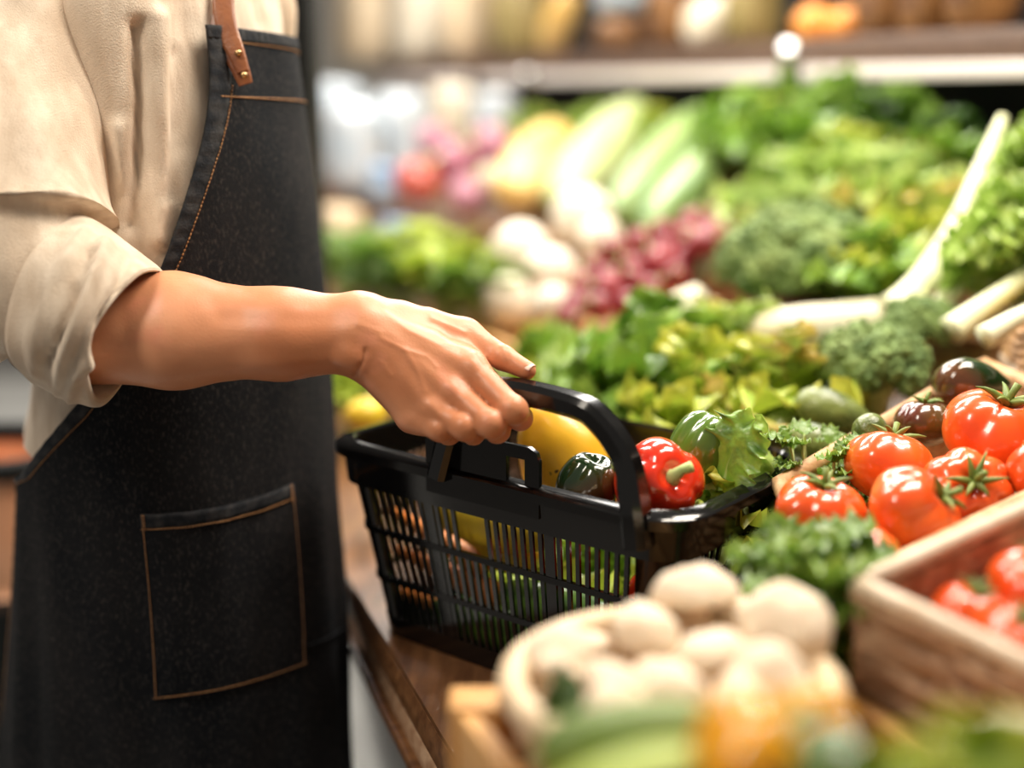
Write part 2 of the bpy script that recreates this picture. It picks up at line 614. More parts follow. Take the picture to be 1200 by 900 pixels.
LM = {}
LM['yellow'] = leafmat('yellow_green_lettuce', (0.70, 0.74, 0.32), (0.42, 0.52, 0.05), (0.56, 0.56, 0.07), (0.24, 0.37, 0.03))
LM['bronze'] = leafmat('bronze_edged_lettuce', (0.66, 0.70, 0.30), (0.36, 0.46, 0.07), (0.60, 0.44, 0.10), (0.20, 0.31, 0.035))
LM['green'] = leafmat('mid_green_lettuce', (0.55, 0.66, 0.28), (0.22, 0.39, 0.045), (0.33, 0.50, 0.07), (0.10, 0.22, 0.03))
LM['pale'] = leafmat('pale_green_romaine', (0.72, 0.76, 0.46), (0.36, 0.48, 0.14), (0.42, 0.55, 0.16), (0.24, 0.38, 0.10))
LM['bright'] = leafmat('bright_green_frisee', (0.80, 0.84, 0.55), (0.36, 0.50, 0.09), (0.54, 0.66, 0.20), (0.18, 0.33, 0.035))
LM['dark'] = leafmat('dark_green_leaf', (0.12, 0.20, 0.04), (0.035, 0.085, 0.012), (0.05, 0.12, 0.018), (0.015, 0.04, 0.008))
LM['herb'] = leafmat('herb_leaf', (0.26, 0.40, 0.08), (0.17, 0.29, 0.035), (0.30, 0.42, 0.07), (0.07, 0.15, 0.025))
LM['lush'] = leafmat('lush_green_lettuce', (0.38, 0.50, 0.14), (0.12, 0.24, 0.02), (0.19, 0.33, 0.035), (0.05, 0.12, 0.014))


def relax(items, floor, it=60, k=0.98):
    """push apart the balls of a heap (list of [position, radius]) above a floor"""
    for _ in range(it):
        for i in range(len(items)):
            for j in range(i + 1, len(items)):
                a, b = items[i], items[j]
                d = b[0] - a[0]
                m = (a[1] + b[1]) * k
                if d.length < m:
                    p = d.normalized() * (m - d.length) * 0.5
                    a[0] -= p
                    b[0] += p
        for a in items:
            f = floor(a[0]) + a[1] * 1.02
            if a[0].z < f:
                a[0].z = f
    return items
# ------------------------------------------------------------------ setting
def sq(t, q, z):
    return SD * t + ND * q + Vector((0, 0, z))


v, f = box(0.4, 3.0, -0.03, 9, 10, 0.05)
floor = struct(build('floor', MB().add(v, f), MT['grout'], smooth=False))
floor['_o'] = (0, 0, 0)
tile_me = bevel_box_mesh('tile', 0.393, 0.393, 0.010, 0.003, MT['tile'], 1)
for i in range(-8, 6):
    for j in range(3, 15):
        link('tile', tile_me, floor, (i * 0.4 - 0.12, j * 0.4, -0.0005), (0, 0, 0))
v, f = box(0.4, 7.7, 1.45, 9, 0.1, 3.0)
struct(build('wall_back', MB().add(v, f), MT['wall'], smooth=False))

# the sloping produce stall
T0, T1 = -1.2, 4.6
stall = thing('produce_stall', 'stepped wooden market stall with brown front ledge under all the vegetables', 'stall', tuple(sq(1.2, 0.9, 0)))


def at_z(px, py, z):
    r = P(px, py, 1) - Vector((0, 0, CAMZ))
    return Vector((0, 0, CAMZ)) + r * ((z - CAMZ) / r.z)


def line_t(pts, z, t):
    """point at distance t along the straight line through two points"""
    a, b = at_z(*pts[0], z), at_z(*pts[1], z)
    d = (a - b).normalized()
    return b + d * t


FE = ((440, 730), (535, 890))
LE = ((433, 742), (515, 897))
mb = MB()
V, F = [], []
for k, t in enumerate((T0, T1)):
    e = line_t(FE, 0.745, (-0.9, 4.6)[k])
    row = [e] + [sq(t, q, z) for (q, z) in DECK[1:]]
    V += row + [p - Vector((0, 0, 0.03)) for p in row[::-1]]
n = 2 * len(DECK)
for k in range(n):
    F.append((k, (k + 1) % n, n + (k + 1) % n, n + k))
F += [tuple(range(n))[::-1], tuple(range(n, 2 * n))]
build('deck', mb.add(V, F), MT['darkwood'], stall, smooth=False)
ea, eb = line_t(FE, 0.722, -0.9), line_t(FE, 0.722, 4.6)
bar_between('ledge', ea, eb, 0.03, 0.04, MT['darkwood'], stall, 0.01)
la, lb = line_t(LE, 0.672, -0.9), line_t(LE, 0.672, 4.6)
bar_between('ledge_rail', la, lb, 0.03, 0.035, MT['wicker_red'], stall, 0.01)
bar_between('plinth', ea + Vector((0.055, 0.01, -0.33)), eb + Vector((0.055, 0.01, -0.33)), 0.02, 0.70, MT['darkpanel'], stall)
for zc_, hh in ((0.60, 0.09), (0.455, 0.18), (0.27, 0.17), (0.10, 0.15)):
    o_ = Vector((0.04, 0.008, zc_ - 0.722))
    bar_between('front_panel', ea + o_, eb + o_, 0.012, hh, MT['whiteenamel'], stall, 0.003)
bar_between('front_lip', ea.lerp(la, 0.3) - Vector((0, 0, 0.045)), eb.lerp(lb, 0.3) - Vector((0, 0, 0.045)), 0.04, 0.012, MT['darkwood'], stall)
bar_between('back_panel', sq(T0, 1.78, 1.25), sq(T1, 1.78, 1.25), 0.04, 2.5, MT['darkpanel'], stall)

# the shelf above with its price rails
shelf = thing('wall_shelf', 'long brown shelf with pale price rails above the produce', 'shelf', tuple(sq(1.6, 1.6, 1.38)))
bar_between('shelf_board', sq(T0, 1.677, 1.365), sq(T1, 1.677, 1.365), 0.155, 0.02, MT['fascia'], shelf)
bar_between('fascia', sq(T0, 1.588, 1.368), sq(T1, 1.588, 1.368), 0.018, 0.052, MT['fascia'], shelf)
# rail ends found where the photograph breaks it
def t_at(px, q):
    lo, hi = -1.0, 6.0
    for _ in range(50):
        m = (lo + hi) / 2
        if proj(sq(m, q, 1.33))[0] > px:
            lo = m
        else:
            hi = m
    return lo


ta, tb, tc_ = t_at(940, 1.575), t_at(913, 1.575), t_at(560, 1.575)
bar_between('price_rail', sq(T0, 1.575, 1.329), sq(ta, 1.575, 1.329), 0.012, 0.026, MT['rail'], shelf, 0.003)
bar_between('price_rail', sq(tb, 1.575, 1.329), sq(tc_, 1.575, 1.329), 0.012, 0.026, MT['rail'], shelf, 0.003)
bar_between('price_rail', sq(tc_ + 0.08, 1.575, 1.329), sq(T1, 1.575, 1.329), 0.012, 0.026, MT['rail'], shelf, 0.003)
tm = (ta + tb) / 2
build('bracket', MB().add(*tube([sq(tm, 1.570, 1.335), sq(tm, 1.570, 1.388)], 0.018, 14)), MT['steel'], shelf)
tn = t_at(628, 1.575)
build('bracket', MB().add(*tube([sq(tn, 1.555, 1.318), sq(tn, 1.555, 1.350)], 0.020, 14)), MT['steel'], shelf)

# black upright behind the person
pb = P(350, 300, 2.05)
zb = deck_z(pb) + 0.004
v, f = box(pb.x, pb.y, (zb + 2.5) / 2, 0.076, 0.09, 2.5 - zb)
post = build('post', MB().add(v, f), MT['blackpost'], smooth=False)
tag(post, "matte black square upright behind the person's chest", 'post')

# ------------------------------------------------------------------ the person
PHI = R(22)
FV = Vector((math.cos(PHI), -math.sin(PHI), 0))
RV = Vector((-math.sin(PHI), -math.cos(PHI), 0))
DT = 1.322


def ip(x, tab):
    if x <= tab[0][0]:
        return tab[0][1]
    for (a, p), (b, q) in zip(tab, tab[1:]):
        if x <= b:
            t = (x - a) / (b - a)
            return p + (q - p) * t
    return tab[-1][1]


def ips(x, tab):           # smooth version
    return (ip(x - 25, tab) + 2 * ip(x, tab) + ip(x + 25, tab)) / 4


R_TAB = [(-200, 338), (-80, 338), (30, 345), (100, 356), (200, 369), (300, 377), (400, 386), (500, 392), (600, 397), (700, 404), (800, 409), (900, 411), (1300, 414)]
W_TAB = [(-200, 150), (30, 150), (200, 165), (300, 172), (400, 180), (500, 186), (600, 190), (800, 200), (900, 203), (1300, 210)]
B_TAB = [(-200, 0.155), (30, 0.158), (300, 0.156), (600, 0.156), (1300, 0.155)]
E_TAB = [(-200, 262), (30, 238), (70, 246), (100, 246), (150, 240), (200, 224), (260, 202), (310, 180), (380, 135), (430, 96), (470, 62), (520, 30), (560, 16), (600, 8), (700, -10), (1300, -10)]


Y0 = DT / _c - 0.02
CAL = {}


def z_of(py):
    return CAMZ - Y0 * math.tan(PITCH + math.atan((py - 450) / FPX))


def py_of(z):
    return 450 + FPX * math.tan(math.atan((CAMZ - z) / Y0) - PITCH)


def raw_pt(th, xc, hw, py, off):
    b = ips(py, B_TAB)
    a = math.sqrt(max(hw * hw - (b * math.sin(PHI)) ** 2, 1e-4)) / math.cos(PHI) + off
    b += off
    ct, st = math.cos(th), math.sin(th)
    ct = math.copysign(abs(ct) ** 0.92, ct)
    st = math.copysign(abs(st) ** 0.92, st)
    return Vector((xc, Y0, z_of(py))) + FV * (a * ct) + RV * (b * st)


def section(py):
    """axis and half width whose silhouette falls on the outline read from the photograph"""
    k = round(py / 10)
    if k not in CAL:
        y = k * 10
        r, w = ips(y, R_TAB), ips(y, W_TAB)
        d = Y0 * _c + (CAMZ - z_of(y)) * _s
        xr, xl = r, r - 2 * w
        for _ in range(8):
            xc, hw = ((xr + xl) / 2 - 600) / FPX * d, (xr - xl) / 2 / FPX * d
            q = [proj(raw_pt(2 * PI * i / 72, xc, hw, y, 0.008))[0] for i in range(72)]
            xr += r - max(q)
            xl += (r - 2 * w) - min(q)
        CAL[k] = (xc, hw)
    return CAL[k]


def body_pt(th, py, off=0.0):
    k = math.floor(py / 10)
    t = py / 10 - k
    a, b = section(k * 10), section(k * 10 + 10)
    return raw_pt(th, a[0] + (b[0] - a[0]) * t, a[1] + (b[1] - a[1]) * t, py, off)


hip = body_pt(0, 520)
cen = (body_pt(0, 520) + body_pt(PI, 520)) / 2
BASE = (cen.x, cen.y, 0.0)
person = thing('person', 'person in a beige linen shirt and dark denim apron holding the basket handle', 'person', BASE)


def near_poly(px, py, pts):
    best = 1e9
    for (x0, y0), (x1, y1) in zip(pts, pts[1:]):
        dx, dy = x1 - x0, y1 - y0
        t = max(0, min(1, ((px - x0) * dx + (py - y0) * dy) / (dx * dx + dy * dy)))
        best = min(best, math.hypot(px - x0 - t * dx, py - y0 - t * dy))
    return best


def sculpt(V, F, folds, nseed=0.0, namp=0.002, nscale=14):
    """push vertices along their normals: cloth folds laid along curves, plus soft noise"""
    me = bpy.data.meshes.new('tmp')
    me.from_pydata([tuple(v) for v in V], [], F)
    me.update()
    N = [v.normal.copy() for v in me.vertices]
    out = []
    camp = Vector((0, 0, CAMZ))
    for p, n in zip(V, N):
        p = Vector(p)
        vd = (p - camp).normalized()
        fc = max(0.0, min(1.0, -n.dot(vd) * 2.2))
        d = namp * noise.noise(Vector((p.x * nscale + nseed, p.y * nscale, p.z * nscale * 0.6)))
        px, py, _ = proj(p)
        if fc > 0:
            for pts, dep, w in folds:
                r = near_poly(px, py, pts)
                if r < 3 * w:
                    d += fc * dep * math.exp(-(r / w) ** 2)
        out.append(p + n * d)
    bpy.data.meshes.remove(me)
    return out, F


# shirt body
SH0, SH1 = -75, 515


def shirt_fn(u, v):
    py = SH0 + (SH1 - SH0) * v
    th = 2 * PI * u
    p = body_pt(th, py, -0.004)
    # towards the shoulders the torso closes in; the tail flares over the hip at the back
    k = max(0, (20 - py) / 95)
    c = (body_pt(0, py) + body_pt(PI, py)) / 2
    p = c + (p - c) * (1 - 0.35 * k * k)
    back = max(0, -math.cos(th - 0.5))
    fl = max(0, (py - 330) / 185) * back
    p += (p - c).normalized() * (0.020 * fl + 0.006 * fl * math.sin(th * 9 + 1))
    p.z += 0.012 * math.sin(th * 3 + 0.6) * max(0, (py - 460) / 55)
    return p


shirt_folds = [([(140, 150), (152, 230), (138, 300)], 0.010, 10), ([(205, 60), (208, 140), (198, 230)], -0.008, 6), ([(160, 30), (163, 120), (158, 200), (150, 262)], -0.014, 9), ([(186, 20), (190, 130), (196, 200), (186, 280)], 0.010, 11),
               ([(215, 0), (225, 90), (218, 170)], -0.004, 12), ([(298, 0), (303, 26)], -0.004, 4)]
V, F = grid(shirt_fn, 120, 110, cu=True)
W = 111
top = len(V)
cc = (body_pt(0, SH0) + body_pt(PI, SH0)) / 2
V, F = sculpt(V, F, shirt_folds, 3.0, 0.006, 12)
V, F = sculpt(V, F, [], 7.0, 0.0025, 30)
# rounded shoulders and neck opening
rings = [(0.60, 0.030), (0.44, 0.045), (0.36, 0.075)]
prev = [i * W for i in range(120)]
for (s, dz) in rings:
    cur = []
    for i in range(120):
        p = V[i * W]
        q = cc + (p - cc) * (s / 0.65 if s else 0)
        q.z = p.z + dz
        V.append(q)
        cur.append(len(V) - 1)
    for i in range(120):
        F.append((prev[i], cur[i], cur[(i + 1) % 120], prev[(i + 1) % 120]))
    prev = cur
V.append(cc + Vector((0, 0, 0.07)))
for i in range(120):
    F.append((prev[i], len(V) - 1, prev[(i + 1) % 120]))
shirt = build('shirt', MB().add(V, F), MT['linen'], person)

# sleeve: upper arm, bunched at the elbow
sp = catmull([P(88, -95, 1.335), P(52, -20, 1.27), P(36, 70, 1.225), P(24, 160, 1.19), P(12, 235, 1.165), P(18, 300, 1.15), P(52, 345, 1.138), P(95, 368, 1.132)], 22)
sr = [ip(i / (len(sp) - 1), [(0, 0.085), (0.15, 0.100), (0.4, 0.094), (0.58, 0.094), (0.67, 0.097), (0.73, 0.084), (0.82, 0.070), (0.90, 0.060), (1, 0.054)]) for i in range(len(sp))]
V, F = tube(sp, sr, 128)
F = F[:-2]
sl_folds = [([(-20, 276), (40, 256), (80, 246), (122, 252)], 0.016, 15), ([(-20, 300), (42, 276), (82, 262), (112, 266)], -0.015, 6),
            ([(70, 247), (98, 254), (108, 262)], -0.010, 4), ([(118, 228), (132, 255), (122, 272)], 0.012, 8),
            ([(112, 282), (72, 332), (42, 400)], 0.009, 8), ([(106, 272), (62, 318), (28, 380)], -0.010, 5),
            ([(66, 306), (26, 342), (-5, 372)], 0.010, 9), ([(50, 292), (10, 322), (-10, 335)], -0.010, 5),
            ([(30, 372), (0, 410)], -0.008, 5), ([(14, 350), (-10, 385)], 0.008, 8),
            ([(0, 90), (60, 130), (120, 205)], 0.007, 13), ([(20, 60), (90, 105), (140, 170)], -0.007, 10),
            ([(60, 10), (120, 60), (150, 130)], 0.005, 12), ([(0, 165), (50, 185), (110, 230)], -0.006, 10), ([(0, 120), (40, 160), (90, 215)], -0.004, 7),
            ([(10, 440), (70, 400)], -0.005, 8)]
sl_folds = [(p_, d_ * 1.5, w_) for p_, d_, w_ in sl_folds]
V, F = sculpt(V, F, sl_folds, 8.0, 0.016, 9)
V, F = sculpt(V, F, [], 2.0, 0.0065, 24)
sleeve = build('sleeve', MB().add(V, F), MT['linen'], shirt, world=False)
for vtx in sleeve.data.vertices:
    vtx.co -= Vector(BASE)

# rolled cuff
ca, cb = P(58, 346, 1.135), P(150, 388, 1.125)
cax = (cb - ca).normalized()
cup = (P(176, 314, 1.125) - P(112, 462, 1.125)).normalized()
cup = (cup - cax * cup.dot(cax)).normalized()
csd = cax.cross(cup)
cprof = [(0.06, 0.050), (0.01, 0.058), (-0.01, 0.0650), (0.01, 0.0690), (0.10, 0.0720), (0.35, 0.0715), (0.7, 0.0675), (0.92, 0.0640), (0.985, 0.0620), (1.0, 0.0595), (0.985, 0.0570), (0.9, 0.0560), (0.6, 0.057)]


def cuff_fn(u, v):
    k = v * (len(cprof) - 1)
    i = min(int(k), len(cprof) - 2)
    t = k - i
    x = cprof[i][0] + (cprof[i + 1][0] - cprof[i][0]) * t
    r = cprof[i][1] + (cprof[i + 1][1] - cprof[i][1]) * t
    th = 2 * PI * u
    low = max(0, -math.cos(th))
    x = x - 0.10 * math.cos(th) * (1 - x) + 0.04 * math.sin(2 * th + 1)
    wob = 0.0026 * math.sin(3 * th + 1.3 + 2 * x) + 0.0016 * math.sin(5 * th + 3 * x + 2)
    return ca + (cb - ca) * (x - 0.02) + cup * ((r + wob) * 1.02 * math.cos(th) - 0.006 * low) + csd * ((r + wob) * 0.93 * math.sin(th))


cf_folds = [([(98, 275), (60, 330), (36, 400), (40, 440)], 0.003, 7), ([(120, 290), (100, 350), (72, 420), (68, 460)], 0.005, 9), ([(108, 300), (82, 370), (58, 425)], -0.005, 5),
            ([(150, 300), (135, 340), (115, 380)], -0.003, 6), ([(112, 400), (88, 440), (84, 470)], 0.005, 7), ([(118, 392), (110, 430)], -0.004, 5)]
V, F = grid(cuff_fn, 140, 60, cu=True)
cf_folds = [(p_, d_ * 1.9, w_) for p_, d_, w_ in cf_folds]
V, F = sculpt(V, F, cf_folds, 1.0, 0.007, 13)
cuff = build('cuff', MB().add(V, F), MT['linen'], shirt, world=False)
for vtx in cuff.data.vertices:
    vtx.co -= Vector(BASE)

# the other sleeve, behind the torso
lsh = cc - RV * 0.13 - FV * 0.03 + Vector((0, 0, -0.02))
lp = catmull([lsh + RV * 0.05, lsh - RV * 0.03 + Vector((0, 0, -0.06)), lsh - RV * 0.05 - FV * 0.06 + Vector((0, 0, -0.2)), lsh - RV * 0.05 - FV * 0.09 + Vector((0, 0, -0.33))], 8)
V, F = tube(lp, [0.068 - 0.014 * i / (len(lp) - 1) for i in range(len(lp))], 40)
V, F = sculpt(V, F, [], 5.0, 0.012, 12)
o = build('sleeve', MB().add(V, F), MT['linen'], shirt, world=False)
for vtx in o.data.vertices:
    vtx.co -= Vector(BASE)

# trousers and shoes
for sgn in (1, -1):
    hp = cen + RV * (0.058 * sgn)
    path = catmull([Vector((hp.x, hp.y, 0.93)), Vector((hp.x, hp.y, 0.72)), Vector((hp.x, hp.y, 0.46)), Vector((hp.x, hp.y, 0.10))], 8)
    rr = [ip(i / (len(path) - 1), [(0, 0.074), (0.35, 0.074), (0.6, 0.062), (1, 0.054)]) for i in range(len(path))]
    V, F = tube(path, rr, 28)
    V, F = sculpt(V, F, [], 2.0 + sgn, 0.010, 9)
    build('trouser_leg', MB().add(V, F), MT['trouser'], person)

    def shoe(th, ph, hp=hp):
        x = 0.135 * math.cos(ph) * math.cos(th)
        y = 0.046 * math.cos(ph) * math.sin(th)
        z = 0.052 * math.sin(ph) * (1.3 - 2.6 * (x + 0.03) if x > -0.03 else 1.3)
        return Vector((hp.x, hp.y, 0)) + FV * (x + 0.05) + RV * y + Vector((0, 0, max(z, -0.035) + 0.041))
    build('shoe', MB().add(*ball(shoe, 24, 16)), MT['shoe'], person)

# apron
AP0, AP1 = 34, 1120


def edge_theta(py):
    e = ips(py, E_TAB)
    best = R(150)
    k = 10.0
    while k < 150:
        if proj(body_pt(R(k), py, 0.006))[0] <= e:
            best = R(k)
            break
        k += 0.25
    return best


rowsn, colsn = 150, 96
ETH = [edge_theta(AP0 + (AP1 - AP0) * j / rowsn) for j in range(rowsn + 1)]
ETH = [sum(ETH[max(0, min(rowsn, j + k))] for k in range(-2, 3)) / 5 for j in range(rowsn + 1)]


def apron_pt(s, py, off=0.0):
    """s from 0 (edge nearest the lens) to 1 (far edge)"""
    k = (py - AP0) / (AP1 - AP0) * rowsn
    k = max(0, min(rowsn - 1e-6, k))
    j = int(k)
    te = ETH[j] + (ETH[j + 1] - ETH[j]) * (k - j)
    tf = max(te, R(58))
    th = te - (te + tf) * s
    lowr = max(0, min(1, (py - 480) / 400))
    o = 0.008 + off + 0.0045 * lowr * math.sin(th * 8.5 + 0.8) + 0.003 * lowr * math.sin(th * 17 + py * 0.004)
    p = body_pt(th, py, o)
    o2 = 0.0035 * noise.noise(Vector((p.x * 11, p.y * 11, p.z * 6 + 4)))
    c = (body_pt(0, py) + body_pt(PI, py)) / 2
    return p + (p - c).normalized() * o2


def sheet(fn, nu, nv, th=0.002):
    """closed thin sheet from fn(u, v, offset)"""
    a, F = grid(lambda u, v: fn(u, v, 0.0), nu, nv)
    b, _ = grid(lambda u, v: fn(u, v, -th), nu, nv)
    n = len(a)
    F2 = list(F) + [tuple(i + n for i in q)[::-1] for q in F]
    Wd = nv + 1
    rim = [i * Wd for i in range(nu + 1)] + [nu * Wd + j for j in range(1, nv + 1)] + [i * Wd + nv for i in range(nu - 1, -1, -1)] + [j for j in range(nv - 1, 0, -1)]
    for x, y in zip(rim, rim[1:] + rim[:1]):
        F2.append((x, n + x, n + y, y))
    return a + b, F2


V, F = sheet(lambda u, v, o: apron_pt(v, AP0 + (AP1 - AP0) * u + (1 - u) * 10 * v, o), rowsn, colsn)
apron = build('apron', MB().add(V, F), MT['denim'], person)
bvh = BVHTree.FromPolygons([tuple(v) for v in V], F)


def on_apron(px, py, off=0.0015):
    o = Vector((0, 0, CAMZ))
    d = (P(px, py, 1) - o).normalized()
    h, n, i, dist = bvh.ray_cast(o, d)
    if h is None:
        return None
    if n.dot(d) > 0:
        n = -n
    return h + n * off


def bchild(name, mb, mat, par, **k):
    """sub-part of a part of the person (world vertices)"""
    mb.v = [(v[0] - BASE[0], v[1] - BASE[1], v[2] - BASE[2]) for v in mb.v]
    return build(name, mb, mat, par, world=False, **k)


# hem strips: side, top
def edge_s(py, w):
    """s such that the strip is w metres inside the edge"""
    k = max(0, min(rowsn - 1, int((py - AP0) / (AP1 - AP0) * rowsn)))
    return w / max(ETH[k] * 2 * 0.17, 0.05)


V, F = sheet(lambda u, v, o: apron_pt(edge_s(AP0 + (AP1 - AP0) * u, 0.017) * v, AP0 + (AP1 - AP0) * u, o + 0.0016 + 0.0005 * math.sin(u * 420)), 300, 4, 0.0016)
bchild('side_hem', MB().add(V, F), MT['hem'], apron)
V, F = sheet(lambda u, v, o: apron_pt(v, AP0 + 10 * v + 15 * u, o + 0.0016 + 0.0004 * math.sin(v * 160)), 4, 120, 0.0016)
bchild('top_hem', MB().add(V, F), MT['hem'], apron)


def quad_pt(u, v, c):
    (tl, tr, br, bl) = c
    return ((1 - v) * ((1 - u) * tl[0] + u * tr[0]) + v * ((1 - u) * bl[0] + u * br[0]),
            (1 - v) * ((1 - u) * tl[1] + u * tr[1]) + v * ((1 - u) * bl[1] + u * br[1]))


PK = ((165, 602), (342, 566), (357, 779), (182, 820))


def pocket_fn(u, v, o):
    x, y = quad_pt(u, v, PK)
    y += 9 * math.sin(PI * u) * (1.0 - 0.2 * v)
    x += 2 * math.sin(PI * v)
    g = min(u, 1 - u, 1 - v) * 8
    return on_apron(x, y, 0.0022 + o + 0.0025 * min(1, g) * (1.2 - v) + 0.0008 * min(1, g) * math.sin(u * 26 + v * 5))


pocket = bchild('pocket', MB().add(*sheet(pocket_fn, 40, 40, 0.002)), MT['denim'], apron)
V, F = sheet(lambda u, v, o: pocket_fn(v, u * 0.075, o + 0.0012), 3, 48, 0.0012)
bchild('pocket_hem', MB().add(V, F), MT['hem'], apron)


def stitches(fn, n0, n1, L, gap, mb, r=0.00055):
    """row of short thread stitches along fn(0..1)"""
    pts = [fn(i / 240) for i in range(241)]
    acc = [0]
    for a, b in zip(pts, pts[1:]):
        acc.append(acc[-1] + (b - a).length)
    tot = acc[-1]

    def at(d):
        for i in range(240):
            if acc[i + 1] >= d:
                k = (d - acc[i]) / max(acc[i + 1] - acc[i], 1e-9)
                return pts[i].lerp(pts[i + 1], k)
        return pts[-1]
    d = 0
    while d + L < tot:
        mb.add(*tube([at(d), at(d + L)], r, 5))
        d += L + gap
    return mb


mb = MB()
for fn in (lambda t: pocket_fn(0.015, t, 0.0012), lambda t: pocket_fn(0.985, t, 0.0012), lambda t: pocket_fn(t, 0.985, 0.0012),
           lambda t: pocket_fn(t, 0.078, 0.0014), lambda t: pocket_fn(0.03, t * 0.1, 0.0024), lambda t: pocket_fn(0.97, t * 0.1, 0.0024)):
    stitches(fn, 0, 0, 0.0026, 0.0007, mb)
stitches(lambda t: apron_pt(edge_s(100 + 1000 * t, 0.0185), 100 + 1000 * t, 0.001), 0, 0, 0.0028, 0.0012, mb)
stitches(lambda t: apron_pt(0.06 + 0.9 * t, 112 + 10 * t, 0.001), 0, 0, 0.0030, 0.0006, mb, 0.0008)
stitches(lambda t: apron_pt(0.1 + 0.85 * t, AP0 + 17 + 10 * t, 0.001), 0, 0, 0.0028, 0.001, mb)
st = bchild('stitching', mb, MT['thread'], apron)
st['label'] = 'orange-brown thread stitching'
stuff(st)
# a tuck running from the pocket to the front edge
tk = [on_apron(356 + 48 * i / 20, 757 - 22 * i / 20 + 4 * math.sin(i / 20 * PI), 0.001) for i in range(21)]
bchild('tuck', MB().add(*tube([p for p in tk if p], 0.0016, 8)), MT['denim'], apron)

# leather strap
def ribbon(path_c, half, nrm, th=0.0026):
    n = len(path_c)

    def fn(u, v, o):
        k = u * (n - 1)
        i = min(int(k), n - 2)
        c = path_c[i].lerp(path_c[i + 1], k - i)
        t = (path_c[i + 1] - path_c[i]).normalized()
        w = t.cross(nrm).normalized()
        h = half if not isinstance(half, list) else ip(u, half)
        return c + w * ((v - 0.5) * 2 * h) + nrm * (o + 0.0008 * math.cos((v - 0.5) * PI))
    return sheet(fn, 40, 6, th)


nn = (Vector((0, 0, CAMZ)) - P(280, 60, 1.3)).normalized()
sx = on_apron(272, 60, 0).xyz
dd = proj(sx)[2]
up1 = [P(222, -45, dd + 0.02), P(238, -8, dd + 0.006), P(256, 28, dd - 0.006), P(270, 56, dd - 0.009), P(282, 82, dd - 0.009), P(288, 99, dd - 0.007)]
V, F = ribbon(catmull(up1, 8), [(0, 0.0105), (0.5, 0.0100), (0.8, 0.0085), (1, 0.0065)], nn)
strap = bchild('strap', MB().add(V, F), MT['leather'], apron)
up2 = [P(262, -30, dd - 0.004), P(262, 10, dd - 0.010), P(268, 40, dd - 0.0125), P(277, 62, dd - 0.0135), P(285, 84, dd - 0.0125)]
V, F = ribbon(catmull(up2, 8), [(0, 0.0105), (0.6, 0.0095), (1, 0.006)], nn)
bchild('strap', MB().add(V, F), MT['leather'], apron)
mb = MB()
for (x, y, e) in ((279, 62, 0.017), (286, 88, 0.0155)):
    c0 = P(x, y, dd - e)
    mb.add(*tube([c0 + nn * 0.001, c0 - nn * 0.003], [0.0028, 0.0034], 12))
bchild('rivet', mb, MT['rivet'], apron)

# arm and hand: one continuous surface
lo = Vector((9, 9, 9))
HJ = {}
FA = [  # forearm: elbow to wrist, two bones side by side give the flat section
    (P(60, 372, 1.150), P(205, 376, 1.150), 0.043, 0.040),
    (P(84, 398, 1.142), P(205, 402, 1.140), 0.040, 0.0375),
    (P(205, 376, 1.150), P(330, 381, 1.150), 0.040, 0.0300),
    (P(205, 402, 1.140), P(330, 400, 1.140), 0.0375, 0.0310),
    (P(330, 381, 1.150), P(412, 381, 1.150), 0.0300, 0.0275),
    (P(330, 400, 1.140), P(406, 400, 1.140), 0.0310, 0.0278),
]
wr = P(418, 388, 1.146)
h_ = 0.0017
lo = P(20, 560, 1.10)
F_ = Field((P(0, 0, 1.15).x - 0.02, 1.005, 0.915), (0.062, 1.285, 1.185), h_)
for a, b, ra, rb in FA:
    F_.cap(a, b, ra, rb, 0.02)
E_UP = [(P(66, 372, 1.150), P(40, 290, 1.160), 0.040, 0.046)]
for a, b, ra, rb in E_UP:
    F_.cap(a, b, ra, rb, 0.02)
mcp = {'i': P(552, 432, 1.128), 'm': P(530, 459, 1.120), 'r': P(506, 479, 1.118), 'p': P(482, 490, 1.126)}
rad = {'i': 0.0132, 'm': 0.0130, 'r': 0.0122, 'p': 0.0112}
tcm, tmp_, tip_, ttp = P(470, 384, 1.172), P(548, 393, 1.165), P(590, 420, 1.146), P(617, 434, 1.134)
for k_, wx, wy, wd, r0 in (('i', 428, 378, 1.148, 0.0230), ('m', 428, 392, 1.142, 0.0240), ('r', 430, 405, 1.140, 0.0225), ('p', 434, 414, 1.144, 0.0195)):
    F_.cap(P(wx, wy, wd), mcp[k_], r0, rad[k_] + 0.0012, 0.020)
# palm side fill and thumb web
F_.cap(P(450, 405, 1.165), P(520, 440, 1.150), 0.020, 0.0145, 0.018)
F_.cap(P(440, 386, 1.160), tmp_, 0.0235, 0.0125, 0.016)
F_.cap(P(470, 376, 1.158), P(535, 392, 1.158), 0.0170, 0.0130, 0.014)
F_.cap(P(535, 398, 1.160), P(548, 425, 1.140), 0.010, 0.010, 0.014)
F_.cap(P(455, 430, 1.148), P(490, 478, 1.136), 0.0185, 0.0130, 0.014)
